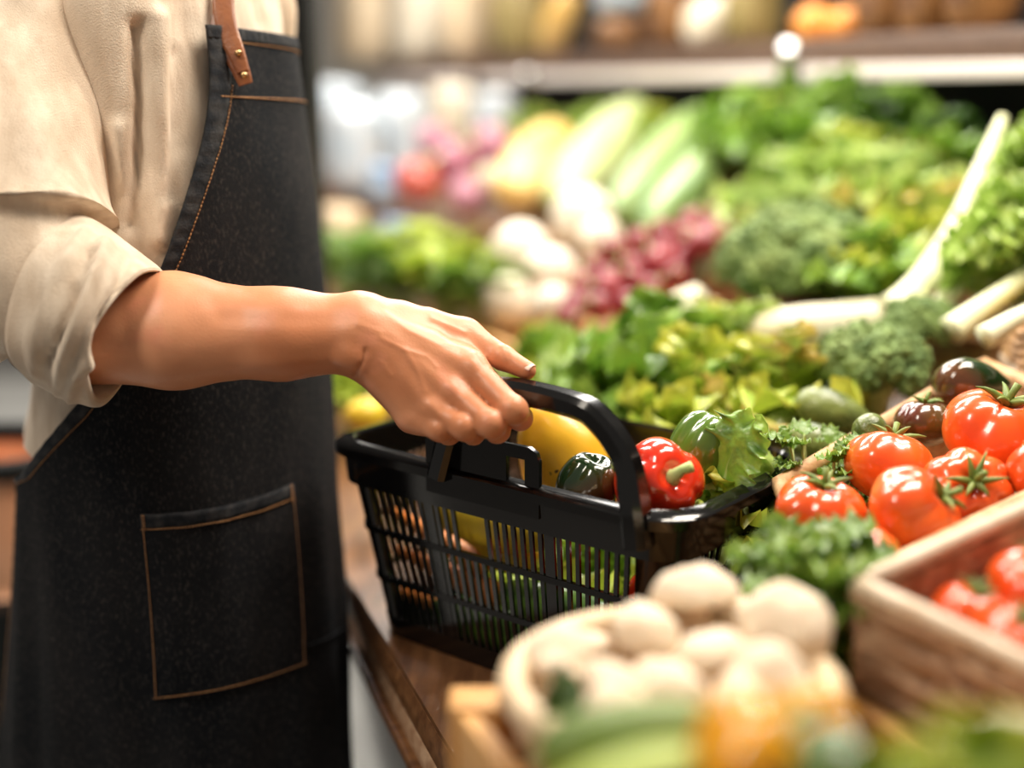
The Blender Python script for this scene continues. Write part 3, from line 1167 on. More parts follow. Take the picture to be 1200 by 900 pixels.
# knuckles and tendons
for k_, r in (('i', 0.0088), ('m', 0.0090), ('r', 0.0085), ('p', 0.0075)):
    q = mcp[k_]
    F_.cap(q + Vector((0.001, -0.0060, 0.0020)), q + Vector((0.006, -0.0060, -0.002)), r, r * 0.95, 0.006)
for k_, wx, wy in (('i', 444, 372), ('m', 444, 388), ('r', 446, 402), ('p', 446, 414)):
    a = P(wx, wy, 1.122 if k_ != 'i' else 1.128)
    q = mcp[k_] + Vector((0, -0.0108, 0.002))
    F_.cap(a, q, 0.0020, 0.0026, 0.009)
F_.cap(P(408, 418, 1.118), P(418, 422, 1.119), 0.008, 0.0075, 0.012)     # wrist bone
F_.cap(P(505, 372, 1.160), P(560, 399, 1.154), 0.0050, 0.0040, 0.010)     # thumb tendon
base = F_.val.copy()
fingers = {
    'i': [mcp['i'], P(600, 480, 1.095), P(610, 490, 1.118), P(606, 482, 1.142)],
    'm': [mcp['m'], P(574, 497, 1.091), P(583, 505, 1.114), P(586, 500, 1.142)],
    'r': [mcp['r'], P(544, 501, 1.097), P(554, 508, 1.118), P(562, 504, 1.145)],
    'p': [mcp['p'], P(514, 503, 1.108), P(526, 509, 1.126), P(537, 507, 1.150)],
}
fr = {'i': (0.0136, 0.0118, 0.0104, 0.0088), 'm': (0.0132, 0.0116, 0.0103, 0.0088), 'r': (0.0123, 0.0108, 0.0097, 0.0085), 'p': (0.0112, 0.0097, 0.0088, 0.0078)}
res = base.copy()
for k_, js in fingers.items():
    arr = np.full(base.shape, 0.05, np.float32)
    rr = fr[k_]
    for i in range(3):
        F_.cap(js[i], js[i + 1], rr[i], rr[i + 1], 0.005, arr)
    a = js[1]
    F_.cap(a + Vector((0.001, -0.0012, 0.0008)), a + Vector((0.003, 0.001, -0.001)), rr[1] * 0.99, rr[1] * 0.95, 0.004, arr)   # PIP knuckle
    res = np.minimum(res, smin(base, arr, 0.008))
arr = np.full(base.shape, 0.05, np.float32)
F_.cap(tmp_, tip_, 0.0128, 0.0110, 0.005, arr)
F_.cap(tip_, ttp, 0.0111, 0.0086, 0.004, arr)
F_.cap(P(588, 415, 1.143), P(596, 421, 1.141), 0.0068, 0.0066, 0.005, arr)
res = np.minimum(res, smin(base, arr, 0.010))
pos, quads = surface_nets(res, F_.lo, h_)
# light smoothing
nb = np.zeros((len(pos), 3))
ct = np.zeros(len(pos))
for it in range(2):
    nb[:] = 0
    ct[:] = 0
    for a in range(4):
        np.add.at(nb, quads[:, a], pos[quads[:, (a + 1) % 4]])
        np.add.at(ct, quads[:, a], 1)
        np.add.at(nb, quads[:, a], pos[quads[:, (a + 3) % 4]])
        np.add.at(ct, quads[:, a], 1)
    pos = pos * 0.5 + 0.5 * nb / ct[:, None]
QF = [tuple(int(i) for i in q) for q in quads]
hand_folds = [([(452, 366), (480, 388), (512, 402), (545, 408)], 0.0005, 3.0), ([(446, 396), (474, 410), (490, 436), (498, 458)], 0.0006, 3.0),
              ([(474, 410), (500, 418), (512, 430)], 0.0005, 2.8), ([(446, 424), (458, 440)], 0.0005, 3), ([(420, 380), (446, 390)], 0.0005, 4),
              ([(415, 441), (425, 424), (428, 410)], -0.0020, 2.4), ([(410, 440), (418, 428)], -0.0006, 2),
              ([(560, 416), (570, 428)], -0.0006, 2), ([(552, 424), (563, 440)], 0.0006, 4), ([(528, 452), (540, 466)], 0.0008, 5), ([(504, 474), (514, 486)], 0.0008, 5),
              ([(586, 408), (594, 428)], -0.0006, 1.8), ([(592, 408), (599, 426)], -0.0005, 1.8),
              ([(592, 470), (604, 462)], -0.0004, 1.8), ([(505, 372), (545, 390)], 0.0008, 3), ([(430, 352), (470, 372), (505, 384)], -0.0006, 5),
              ([(230, 436), (300, 430), (380, 424)], 0.0008, 9), ([(260, 372), (340, 374), (410, 372)], -0.0008, 10)]
V, _ = sculpt([Vector(p) for p in pos], QF, hand_folds, 4.0, 0.0005, 60)
mb = MB()
mb.v = [tuple(p) for p in V]
mb.f = QF
build('body', mb, MT['skin'], person)
# thumb nail
nd = (ttp - tip_).normalized()
nu_ = Vector((0.05, -0.30, 0.95)).normalized()
nu_ = (nu_ - nd * nu_.dot(nd)).normalized()
ns = nd.cross(nu_)
nc = ttp - nd * 0.0010 + nu_ * 0.0008


def nail_fn(u, v, o):
    a = (v - 0.5) * 1.9
    return nc + nd * (-0.0055 + 0.0125 * u) + nu_ * ((0.0080 + o - 0.0012 * u) * math.cos(a)) + ns * ((0.0080 + o) * math.sin(a) * (0.92 + 0.08 * math.sin(PI * u)))


bodyo = [c for c in person.children if c.name.startswith('body')][0]
bchild('thumbnail', MB().add(*sheet(nail_fn, 8, 10, 0.001)), MT['nail'], bodyo)


# neck and head, above the frame of the photograph
hz = max(v[2] for v in [tuple(q.co + Vector(BASE)) for q in shirt.data.vertices])
nk = Vector((cc.x, cc.y, hz - 0.03)) + FV * 0.01
hc_ = Vector((cc.x, cc.y, hz + 0.140)) + FV * 0.045


def hp_(x, y, z):
    return hc_ + FV * x + RV * y + Vector((0, 0, z))


HF = Field(tuple(hc_ - Vector((0.15, 0.15, 0.26))), tuple(hc_ + Vector((0.15, 0.15, 0.14))), 0.0036)
for a, b, ra, rb, k in [(nk, hp_(-0.025, 0, -0.07), 0.058, 0.054, 0.03), (hp_(-0.03, 0, 0.025), hp_(0.015, 0, 0.030), 0.082, 0.078, 0.03),
                        (hp_(0.03, 0, -0.02), hp_(0.035, 0, -0.05), 0.062, 0.056, 0.03), (hp_(0.055, 0, -0.088), hp_(0.058, 0, -0.092), 0.034, 0.032, 0.03),
                        (hp_(0.088, 0, 0.010), hp_(0.103, 0, -0.026), 0.008, 0.012, 0.014), (hp_(0.093, -0.010, -0.030), hp_(0.093, 0.010, -0.030), 0.009, 0.009, 0.008),
                        (hp_(0.078, -0.035, 0.022), hp_(0.078, 0.035, 0.022), 0.012, 0.012, 0.02), (hp_(0.082, -0.014, -0.058), hp_(0.082, 0.014, -0.058), 0.010, 0.010, 0.014)]:
    HF.cap(a, b, ra, rb, k)
for s_ in (-1, 1):
    HF.cap(hp_(-0.005, 0.080 * s_, 0.012), hp_(0.0, 0.078 * s_, -0.022), 0.014, 0.010, 0.008)
ps, qs = surface_nets(HF.val, HF.lo, HF.h)
mb = MB()
mb.v = [tuple(p) for p in ps]
mb.f = [tuple(int(i) for i in q) for q in qs]
build('head', mb, MT['skin'], person)
for s_ in (-1, 1):
    e = hp_(0.0815, 0.031 * s_, 0.002)
    build('eye', MB().add(*ball(lambda th, ph: e + Vector((math.cos(th) * math.cos(ph), math.sin(th) * math.cos(ph), math.sin(ph))) * 0.0125, 14, 10)), MT['eye'], person)
    e2 = e + FV * 0.0075
    build('iris', MB().add(*ball(lambda th, ph: e2 + Vector((math.cos(th) * math.cos(ph), math.sin(th) * math.cos(ph), math.sin(ph))) * 0.0062, 12, 8)), MT['iris'], person)
build('mouth', MB().add(*tube([hp_(0.0895, -0.022, -0.058), hp_(0.0945, -0.008, -0.0565), hp_(0.0945, 0.008, -0.0565), hp_(0.0895, 0.022, -0.058)], [0.002, 0.005, 0.005, 0.002], 8)), MT['lip'], person)
HF = Field(tuple(hc_ - Vector((0.15, 0.15, 0.16))), tuple(hc_ + Vector((0.15, 0.15, 0.15))), 0.005)
for a, b, ra, rb, k in [(hp_(-0.042, 0, 0.032), hp_(0.004, 0, 0.050), 0.086, 0.078, 0.02), (hp_(-0.062, 0, -0.02), hp_(-0.055, 0, -0.065), 0.060, 0.045, 0.03), (hp_(0.05, -0.02, 0.088), hp_(0.045, 0.03, 0.092), 0.030, 0.028, 0.02)]:
    HF.cap(a, b, ra, rb, k)
ps, qs = surface_nets(HF.val, HF.lo, HF.h)
V, F = sculpt([Vector(p) for p in ps], [tuple(int(i) for i in q) for q in qs], [], 3.0, 0.006, 40)
build('hair', MB().add(V, F), MT['hair'], person)
# ------------------------------------------------------------------ the black shopping basket
RIMZ = 0.958
CA, CB, CC = at_z(371, 512, RIMZ), at_z(800, 614, RIMZ), at_z(955, 528, RIMZ)
BU = (CA - CB).normalized()
BV = Vector((BU.y, -BU.x, 0))
if BV.dot(CC - CB) < 0:
    BV = -BV
LU, LV = (CA - CB).length, (CC - CB).length
BH = RIMZ - 0.745 - 0.001
TAP = 0.034


def bk(u, v, w):
    """basket coordinates: u along the near side from the front corner, v across, w down from the rim"""
    return CB + BU * u + BV * v + Vector((0, 0, w))


def ring_uv(inset, rc=0.045, n=6):
    """rounded rectangle, anticlockwise"""
    a0, a1, b0, b1 = inset, LU - inset, inset, LV - inset
    r = max(rc - inset * 0.4, 0.01)
    out = []
    for (cx, cy, s0) in ((a1 - r, b1 - r, 0), (a0 + r, b1 - r, PI / 2), (a0 + r, b0 + r, PI), (a1 - r, b0 + r, 1.5 * PI)):
        for k in range(n + 1):
            a = s0 + PI / 2 * k / n
            out.append((cx + r * math.cos(a), cy + r * math.sin(a)))
    return out


def wall_in(w):
    """inset of the wall at height w (negative below the rim)"""
    return 0.008 + TAP * (-w) / BH


basket = thing('shopping_basket', 'black plastic shopping basket full of vegetables held by its handle', 'basket', tuple(bk(LU / 2, LV / 2, -BH)))


def band(prof, name, mat=None):
    """closed profile of (inset, w) swept round the rim"""
    n = len(prof)
    V, F = [], []
    for (ins, w) in prof:
        V += [bk(u, v, w) for (u, v) in ring_uv(ins)]
    m = len(ring_uv(0))
    for i in range(n):
        j = (i + 1) % n
        for k in range(m):
            l = (k + 1) % m
            F.append((i * m + k, i * m + l, j * m + l, j * m + k))
    return build(name, MB().add(V, F), mat or MT['black'], basket, autos=35)


band([(0.0, -0.0055), (0.0025, -0.0028), (0.0140, 0.0), (0.0160, -0.003), (0.0150, -0.040), (0.0110, -0.044), (0.0090, -0.044), (0.0070, -0.016), (0.0, -0.014)], 'rim')
W1, W2, W3 = -0.044, -0.092, -0.146
for w in (W2, W3):
    i0 = wall_in(w)
    band([(i0 - 0.0015, w + 0.003), (i0 + 0.0035, w + 0.003), (i0 + 0.0035, w - 0.003), (i0 - 0.0015, w - 0.003)], 'cross_rail')
i0 = wall_in(-BH)
band([(wall_in(-BH + 0.022) - 0.001, -BH + 0.022), (wall_in(-BH + 0.022) + 0.003, -BH + 0.022), (i0 + 0.004, -BH + 0.001), (i0 - 0.001, -BH)], 'base_band')
pts = ring_uv(i0)
m = len(pts)
V = [bk(u, v, -BH) for (u, v) in pts] + [bk(u, v, -BH + 0.003) for (u, v) in pts]
build('base', MB().add(V, [tuple(range(m))[::-1], tuple(range(m, 2 * m))] + [(k, (k + 1) % m, m + (k + 1) % m, m + k) for k in range(m)]), MT['black'], basket, smooth=False)


def slat(p0, p1, out, wd, th):
    t = (p1 - p0).normalized()
    x = t.cross(out).normalized()
    V = []
    for p in (p0, p1):
        V += [p + x * wd / 2 + out * th / 2, p - x * wd / 2 + out * th / 2, p - x * wd / 2 - out * th / 2, p + x * wd / 2 - out * th / 2]
    return V, [(0, 1, 5, 4), (1, 2, 6, 5), (2, 3, 7, 6), (3, 0, 4, 7), (3, 2, 1, 0), (4, 5, 6, 7)]


def put_slat(k, side, w0, w1, wd=0.0044, th=0.003):
    n = LU if side in (0, 2) else LV

    def pt(w):
        i = wall_in(w) + 0.001
        # the pitch tapers with the wall
        c = n / 2 + (k - n / 2) * (n - 2 * i) / n
        return {0: bk(c, i, w), 2: bk(c, LV - i, w), 1: bk(i, c, w), 3: bk(LU - i, c, w)}[side]
    out = {0: -BV, 2: BV, 1: -BU, 3: BU}[side]
    build('slat', MB().add(*slat(pt(w0), pt(w1), out, wd, th)), MT['black'], basket, smooth=False)


for side in (0, 2, 1, 3):
    n = LU if side in (0, 2) else LV
    cnt = int((n - 0.10) / (0.0112 if side == 0 else 0.0125))
    for i in range(cnt + 1):
        k = 0.05 + (n - 0.10) * i / cnt
        wide = side == 0 and (abs(k - 0.140) < 0.0054 or abs(k - 0.297) < 0.0054)
        hole = side == 0 and 0.222 < k < 0.262
        put_slat(k, side, W2 if hole else W1 + 0.004, -BH + 0.01, 0.011 if wide else 0.0044)
# solid corner panels
ring0 = ring_uv(0)
for c in range(4):
    V = []
    F = []
    seg = list(range(c * 7 - 0, c * 7 + 7))
    rows = 10
    for r in range(rows + 1):
        w = W1 + 0.004 + (-BH + 0.01 - W1 - 0.004) * r / rows
        pts = ring_uv(wall_in(w))
        for dth in (0.0, 0.003):
            pts2 = ring_uv(wall_in(w) + dth)
            for k in seg:
                V.append(bk(*pts2[k], w))
    s_ = len(seg)
    for r in range(rows):
        for k in range(s_ - 1):
            a = r * 2 * s_ + k
            b = (r + 1) * 2 * s_ + k
            F.append((a, a + 1, b + 1, b))
            F.append((a + s_, b + s_, b + s_ + 1, a + s_ + 1))
        for k in (0, s_ - 1):
            a = r * 2 * s_ + k
            b = (r + 1) * 2 * s_ + k
            F.append((a, b, b + s_, a + s_))
    build('corner_panel', MB().add(V, F), MT['black'], basket)

# raised plate at the middle of the near side, with its slot
for side in (0,):
    def pp(u, w, o):
        v = 0.006 + o if side == 0 else LV - 0.006 - o
        return bk(u, v, w)
    U0, U1, HB = 0.150, 0.284, 0.034
    outl = [(U0, -0.03), (U0, HB - 0.012), (U0 + 0.003, HB - 0.004), (U0 + 0.011, HB)] + [(U1 - 0.0015, HB - 0.001), (U1, HB - 0.003), (U1, -0.03)]
    hole = [(0.166, -0.006), (0.166, 0.016), (0.171, 0.022), (0.187, 0.022), (0.187, -0.006)]
    mb = MB()
    # plate built from strips round the slot
    def prism(poly):
        V = [pp(u, w, 0.0) for u, w in poly] + [pp(u, w, 0.0045) for u, w in poly]
        n = len(poly)
        return V, [tuple(range(n)), tuple(range(n, 2 * n))[::-1]] + [(k, n + k, n + (k + 1) % n, (k + 1) % n) for k in range(n)]
    if side == 2:
        hole = [(2 * 0.217 - u, w) for u, w in hole]
    hu0, hu1 = min(h[0] for h in hole), max(h[0] for h in hole)
    bm = bmesh.new()
    def mk(poly):
        V, F = prism(poly)
        mb.add(V, F)
    mk([(U0, -0.03), (U0, HB - 0.012), (U0 + 0.003, HB - 0.004), (U0 + 0.011, HB), (hu0 if hu0 > U0 + 0.012 else U0 + 0.012, HB), (hu0, -0.03)])
    mk([(hu0, 0.022), (hu0, HB), (hu1, HB), (hu1, 0.022)])
    mk([(hu0, -0.03), (hu0, -0.006), (hu1, -0.006), (hu1, -0.03)])
    mk([(hu1, -0.03), (hu1, HB), (U1 - 0.0015, HB), (U1, HB - 0.003), (U1, -0.03)])
    bm.free()
    pl = build('raised_plate', mb, MT['black'], basket, autos=30)

# the handle: six-sided bar, feet on the near rim
hp = [(0.042, -0.030), (0.046, 0.0), (0.058, 0.040), (0.076, 0.062), (0.098, 0.078), (0.130, 0.0815), (0.175, 0.0835), (0.212, 0.080), (0.238, 0.062), (0.254, 0.030), (0.262, -0.010)]
hp = [Vector(bk(u, 0.0085 - (0.006 if w < 0.01 else 0), w)) for u, w in hp]
hc = []
for i in range(len(hp) - 1):
    for k in range(4):
        hc.append(hp[i].lerp(hp[i + 1], k / 4))
hc.append(hp[-1])
for _ in range(2):
    hc = [hc[0]] + [hc[i] * 0.5 + (hc[i - 1] + hc[i + 1]) * 0.25 for i in range(1, len(hc) - 1)] + [hc[-1]]
prof = [(-0.95, -0.55), (-0.62, -0.95), (0.62, -0.95), (0.95, -0.55), (0.95, 0.45), (0.55, 0.92), (-0.55, 0.92), (-0.95, 0.45)]
hr = [0.0118 if 6 < i < len(hc) - 6 else 0.0128 for i in range(len(hc))]
V, F = [], []
n = len(prof)
for i, c in enumerate(hc):
    t = (hc[min(i + 1, len(hc) - 1)] - hc[max(i - 1, 0)]).normalized()
    y = BV.cross(t).normalized()
    if i < len(hc) // 2 and y.dot(-BU + Vector((0, 0, 0.6))) < 0 or i >= len(hc) // 2 and y.dot(BU + Vector((0, 0, 0.6))) < 0:
        y = -y
    for (a, b) in prof:
        V.append(c + BV * a * hr[i] * 1.02 + y * b * hr[i] * 0.92)
for i in range(len(hc) - 1):
    for k in range(n):
        l = (k + 1) % n
        F.append((i * n + k, i * n + l, (i + 1) * n + l, (i + 1) * n + k))
F += [tuple(range(n)), tuple((len(hc) - 1) * n + k for k in range(n))]
handle = build('handle', MB().add(V, F), MT['black'], basket, autos=28)

# ------------------------------------------------------------------ vegetables: one builder per kind
def fix(me):
    bm = bmesh.new()
    bm.from_mesh(me)
    bmesh.ops.recalc_face_normals(bm, faces=bm.faces[:])
    bm.to_mesh(me)
    bm.free()
    me.polygons.foreach_set('use_smooth', [True] * len(me.polygons))
    return me


def lobed(r, hz, lobes, depth, dimple, seed, top_pinch=0.0, nu=36, nv=22, bottom=0.0):
    rnd = random.Random(seed)
    ph0 = rnd.random() * 6
    am = [rnd.uniform(0.7, 1.3) for _ in range(12)]

    def fn(th, ph):
        c, s = math.cos(ph), math.sin(ph)
        k = 0
        if lobes:
            w = max(0, (s + 0.35)) / 1.35
            k = depth * (0.35 + w) * (abs(math.cos(lobes * (th + ph0) / 2)) ** 0.7 - 0.7)
            k *= am[int(((th + ph0) % (2 * PI)) / (2 * PI) * lobes) % 12] if 0 else 1
        rr = r * (1 + k) * c
        z = hz * s
        if s > 0:
            z -= dimple * math.exp(-(c / 0.32) ** 2)
            rr *= 1 - top_pinch * s * s
        else:
            z += bottom * math.exp(-(c / 0.3) ** 2)
            rr *= 1 - 0.04 * s * s
        q = noise.noise(Vector((math.cos(th) * c * 1.4 + seed, math.sin(th) * c * 1.4, s * 1.4)))
        m = 1 + 0.05 * q
        return Vector((rr * m * math.cos(th), rr * m * math.sin(th), z * (1 + 0.03 * q)))
    return ball(fn, nu, nv)


def calyx_mesh(r, n, seed, z0, stem=0.02):
    rnd = random.Random(seed)
    mb = MB()
    for i in range(n):
        a = 2 * PI * i / n + rnd.uniform(-0.2, 0.2)
        L = r * rnd.uniform(0.45, 0.72)
        up = rnd.uniform(0.2, 0.7)
        pts = [Vector((math.cos(a) * L * t, math.sin(a) * L * t, z0 + r * (0.14 * math.sin(t * PI * 0.8) + up * 0.35 * t * t))) for t in (0, 0.25, 0.5, 0.75, 1)]
        mb.add(*tube(pts, [r * 0.075, r * 0.085, r * 0.065, r * 0.04, r * 0.01], 6))
    s = [Vector((0, 0, z0 - 0.002)), Vector((0.0015, 0.001, z0 + stem * 0.5)), Vector((0.005, 0.002, z0 + stem))]
    mb.add(*tube(s, [r * 0.085, r * 0.065, r * 0.075], 8))
    return mb


def tomato(label, loc, r, seed, rot=(0, 0, 0), group='ripe tomatoes in the wicker tray', mat='tomato', sepals=5, name='tomato'):
    t = thing(name, label, 'tomato', loc, rot, 1, group)
    rnd = random.Random(seed)
    lb = rnd.choice([5, 6, 7])
    V, F = lobed(r, r * 0.80, lb, 0.15, r * 0.30, seed, nu=64, nv=36)
    build('flesh', MB().add(V, F), MT[mat], t, world=False)
    if sepals:
        build('calyx', calyx_mesh(r, sepals, seed, r * 0.60, r * 0.42), MT['calyx'], t, world=False)
    return t


def pepper(label, loc, r, hz, seed, rot, mat, group=None, lobes=4, name='bell_pepper', stem=True):
    t = thing(name, label, 'pepper', loc, rot, 1, group)
    V, F = lobed(r, hz, lobes, 0.22, hz * 0.32, seed, nu=48, nv=28, bottom=hz * 0.18)
    build('flesh', MB().add(V, F), MT[mat], t, world=False)
    if stem:
        s = [Vector((0, 0, hz * 0.62)), Vector((0, 0.001, hz * 0.82)), Vector((0.003, 0.004, hz * 1.05)), Vector((0.009, 0.006, hz * 1.22))]
        mb = MB().add(*tube(s, [r * 0.28, r * 0.15, r * 0.11, r * 0.13], 10))
        build('stem', mb, MT['stalk'], t, world=False)
    return t


def oblong(fnr, L, n=30, nv=24, bend=0.0, bumps=0.0, seed=0, ribs=0, ribd=0.0):
    """fruit along z from -L/2 to L/2 with radius fnr(0..1)"""
    def fn(th, ph):
        t = (math.sin(ph) + 1) / 2
        r = fnr(t) * math.cos(ph) ** 0.001
        r = fnr(t)
        q = noise.noise(Vector((math.cos(th) * 2.2 + seed, math.sin(th) * 2.2, t * 6)))
        r *= 1 + 0.05 * q + bumps * noise.noise(Vector((math.cos(th) * 8 + seed, math.sin(th) * 8, t * L * 90))) + (ribd * math.cos(ribs * th) if ribs else 0)
        return Vector((r * math.cos(th) + bend * (4 * t * (1 - t)), r * math.sin(th), (t - 0.5) * L))
    return ball(fn, n, nv)


def ell(t, p=0.5):
    return max(0.0, 4 * t * (1 - t)) ** p


def fruit(name, label, cat, loc, d, L, fnr, mat, group=None, stem=None, **k):
    """oblong lying along direction d"""
    q = Vector(d).normalized().to_track_quat('Z', 'Y').to_euler()
    t = thing(name, label, cat, loc, q, 1, group)
    build('flesh', MB().add(*oblong(fnr, L, **k)), MT[mat], t, world=False)
    if stem:
        r, l, mt = stem
        z = L / 2
        build('stem', MB().add(*tube([Vector((0, 0, z - 0.004)), Vector((0.001, 0, z + l * 0.5)), Vector((0.003, 0.002, z + l))], [r, r * 0.8, r * 0.9], 8)), MT[mt], t, world=False)
    return t


def leaf(L, W, seed, a0=0.1, a1=1.2, ruf=0.25, cup=0.25, nu=24, nv=20, freq=5, rib=True, narrow=0.25):
    """one leaf from the origin, rising along z and curling towards +x; colour attribute: margin, rib"""
    rnd = random.Random(seed)
    p1, p2, p3, p4 = [rnd.random() * 6 for _ in range(4)]
    cl = [(0.0, 0.0, a0)]
    for i in range(nu):
        a = a0 + (a1 - a0) * (i / nu) ** 1.3
        x, z, _ = cl[-1]
        cl.append((x + L / nu * math.sin(a), z + L / nu * math.cos(a), a))
    V, A = [], []
    for i in range(nu + 1):
        t = i / nu
        x, z, a = cl[i]
        # broad blade: narrow stalk, round tip
        g = max(0.0, 1 - abs((t - 0.60) / (0.62 if t < 0.6 else 0.41)) ** 2.4) ** 0.55
        w = W * (narrow * (1 - t) + (1 - narrow * (1 - t)) * g)
        nx, nz = math.cos(a), -math.sin(a)
        for j in range(nv + 1):
            s = j / nv * 2 - 1
            e = abs(s)
            sd = 1.7 if s > 0 else 0
            f1 = math.sin(freq * 2.0 * t * PI + p1 + sd)
            f2 = math.sin(freq * 3.7 * t * PI + p2 - sd)
            tip = max(0, (t - 0.8) / 0.2)
            rf = ruf * W * (e ** 2.2 * (0.75 * f1 + 0.40 * f2) * min(1, 0.25 + t) + 0.7 * tip * (1 - e ** 2) * math.sin(s * 5.5 + p4))
            rf += 0.10 * W * noise.noise(Vector((s * 2.5 + seed, t * 5, p3)))
            rf += 0.04 * W * (1 - math.exp(-(s / 0.12) ** 2)) * abs(math.sin(t * 16 + e * 3))
            cu = -cup * W * e * e * (1 - 0.5 * t)
            o = rf + cu
            y = w * s * (1 + 0.06 * e * math.sin(freq * 2.6 * t * PI + p3))
            dt = 0.035 * L * e ** 3 * math.sin(freq * 2.3 * t * PI + sd + p2) * t + 0.025 * L * tip * math.sin(s * 9 + p1)
            V.append(Vector((x + nx * o + math.sin(a) * dt, y, z + nz * o + math.cos(a) * dt)))
            ed = max(e ** 3 * (0.25 + 0.75 * t), ((t - 0.72) / 0.28) if t > 0.72 else 0)
            rb = math.exp(-(s / (0.14 * (1.2 - t))) ** 2) * (1 - t * 0.75) if rib else 0
            rb = max(rb, (0.22 - t) / 0.22 if rib and t < 0.22 else 0)
            A.append((ed, rb, 0))
    F = []
    Wd = nv + 1
    for i in range(nu):
        for j in range(nv):
            F.append((i * Wd + j, i * Wd + j + 1, (i + 1) * Wd + j + 1, (i + 1) * Wd + j))
    return V, F, A


LEAFC = {}


def leaf_me(key, mat, **k):
    if key not in LEAFC:
        mb = MB()
        mb.add(*leaf(**k))
        LEAFC[key] = mb.mesh(key, LM[mat], True, True)
    return LEAFC[key]


def lettuce(name, label, loc, Rr, H, mats, seed, n=16, group=None, rot=(0, 0, 0), ruf=0.38, cat='lettuce', slim=0.8, open_=1.0, freq=6):
    """a head of leaves, each leaf its own part"""
    t = thing(name, label, cat, loc, rot, 1, group)
    rnd = random.Random(seed)
    for i in range(n):
        k = i / max(1, n - 1)
        mt = mats[i % len(mats)]
        if k < 0.4:
            me = leaf_me('leaf_in_%s_%d' % (mt, i % 2), mt, L=0.15, W=0.15 * 0.34, seed=i % 2 + 3, a0=0.02, a1=0.35, ruf=ruf, cup=0.5, freq=freq)
        elif k < 0.75:
            me = leaf_me('leaf_mid_%s_%d' % (mt, i % 2), mt, L=0.15, W=0.15 * 0.44, seed=i % 2 + 9, a0=0.15, a1=0.95, ruf=ruf, cup=0.35, freq=freq)
        else:
            me = leaf_me('leaf_out_%s_%d' % (mt, i % 2), mt, L=0.15, W=0.15 * 0.46, seed=i % 2 + 17, a0=0.35, a1=1.2, ruf=ruf * 1.1, cup=0.2, freq=freq)
        a = i * 2.399 + rnd.uniform(-0.3, 0.3)
        tilt = (0.05 + 0.42 * k * open_) * rnd.uniform(0.8, 1.2)
        s = H / 0.15 * rnd.uniform(0.88, 1.1) * (1.0 - 0.10 * k)
        r0 = Rr * 0.12 * k
        o = link('leaf', me, t, (math.cos(a) * r0, math.sin(a) * r0, 0), (0, tilt, a), (s, s * slim * 1.2, s))
        o.rotation_mode = 'XYZ'
    return t


# ------------------------------------------------------------------ what lies in the basket
fruit('mango', 'large yellow mango with dark specks behind the black handle', 'mango', P(668, 543, 1.235), BU * 0.5 + Vector((0, 0, 0.95)) + BV * -0.25, 0.135, lambda t: 0.0485 * ell(t) * (1.08 - 0.22 * t), 'mango', n=36, nv=28, seed=3)
pepper('dark green pepper with brown-red side under the arch of the handle', P(688, 573, 1.145), 0.028, 0.036, 5, (0.25, 0.2, 0.5), 'darkpep', lobes=3, stem=False)
pepper('shiny red bell pepper with green stem at the near end of the basket', P(772, 567, 1.120), 0.039, 0.038, 8, (R(62), R(8), R(18)), 'redpep')
pepper('glossy green bell pepper beside the red bell pepper in the basket', P(824, 527, 1.185), 0.031, 0.040, 11, (0.3, 0.35, 1.0), 'greenpep', lobes=4, stem=False)
# bed of loose leaves along the far side
def loose(label, px, py, d, s, rot, key, mat, **k):
    me = leaf_me(key, mat, **k)
    o = link('lettuce_leaf', me, None, P(px, py, d), rot, s)
    tag(o, label, 'lettuce leaf', 'loose lettuce leaves in the basket')
    return o


LK = dict(L=0.13, W=0.05, a0=0.0, a1=0.9, ruf=0.32, cup=0.15, freq=5, nu=36, nv=30)
lettuce('lettuce', 'small frilly green lettuce standing at the right end inside the basket', P(858, 628, 1.205), 0.05, 0.085, ['bright', 'yellow', 'bright'], 47, 13, None, (0.25, -0.1, 0.3), ruf=0.34, slim=0.9)
loose('curled lettuce leaf between red pepper and basket rim', 815, 606, 1.115, 0.62, (-0.1, 0.5, 2.6), 'loose_b', 'yellow', seed=42, **LK)
loose('green leaf lying against the green pepper in the basket', 845, 580, 1.165, 0.66, (0.3, -0.2, 0.6), 'loose_d', 'green', seed=44, **LK)
# lower layer seen between the slats
def inb(u, v, w):
    return bk(u, v, w)


zf = -BH + 0.003
fruit('yellow_squash', 'smooth yellow squash behind the wide gap of the basket side', 'squash', inb(0.250, 0.064, -0.066), BU, 0.150, lambda t: 0.030 * ell(t, 0.42), 'lemon', seed=2)
for k, (u, v, w, dv, L, r, lab) in enumerate([
        (0.335, 0.078, zf + 0.100, BU * 1 + BV * 0.1 + Vector((0, 0, 0.20)), 0.150, 0.014, 'topmost orange carrot at the hand end of the basket'),
        (0.320, 0.076, zf + 0.066, BU * 1 + Vector((0, 0, 0.12)), 0.150, 0.015, 'second orange carrot below the topmost one in the basket'),
        (0.330, 0.082, zf + 0.024, BU * 1 + Vector((0, 0, 0.02)), 0.160, 0.015, 'lowest orange carrot on the basket floor')]):
    fruit('carrot', lab, 'carrot', inb(u, v, w), dv, L, lambda t, r=r: r * (1 - 0.75 * t) * min(1, 9 * t) ** 0.5 + 0.0006, 'carrot', 'carrots in the basket', seed=k)
fruit('yellow_squash', 'yellow squash low in the basket under the smooth one', 'squash', inb(0.262, 0.092, zf + 0.100), BU + BV * 0.1, 0.100, lambda t: 0.022 * ell(t, 0.42), 'lemon', seed=6)
fruit('cucumber', 'dark green cucumber on the basket floor below the raised plate', 'cucumber', inb(0.240, 0.074, zf + 0.024), BU + BV * 0.04, 0.200, lambda t: 0.022 * ell(t, 0.3), 'cuke', 'cucumbers in the basket', seed=4)
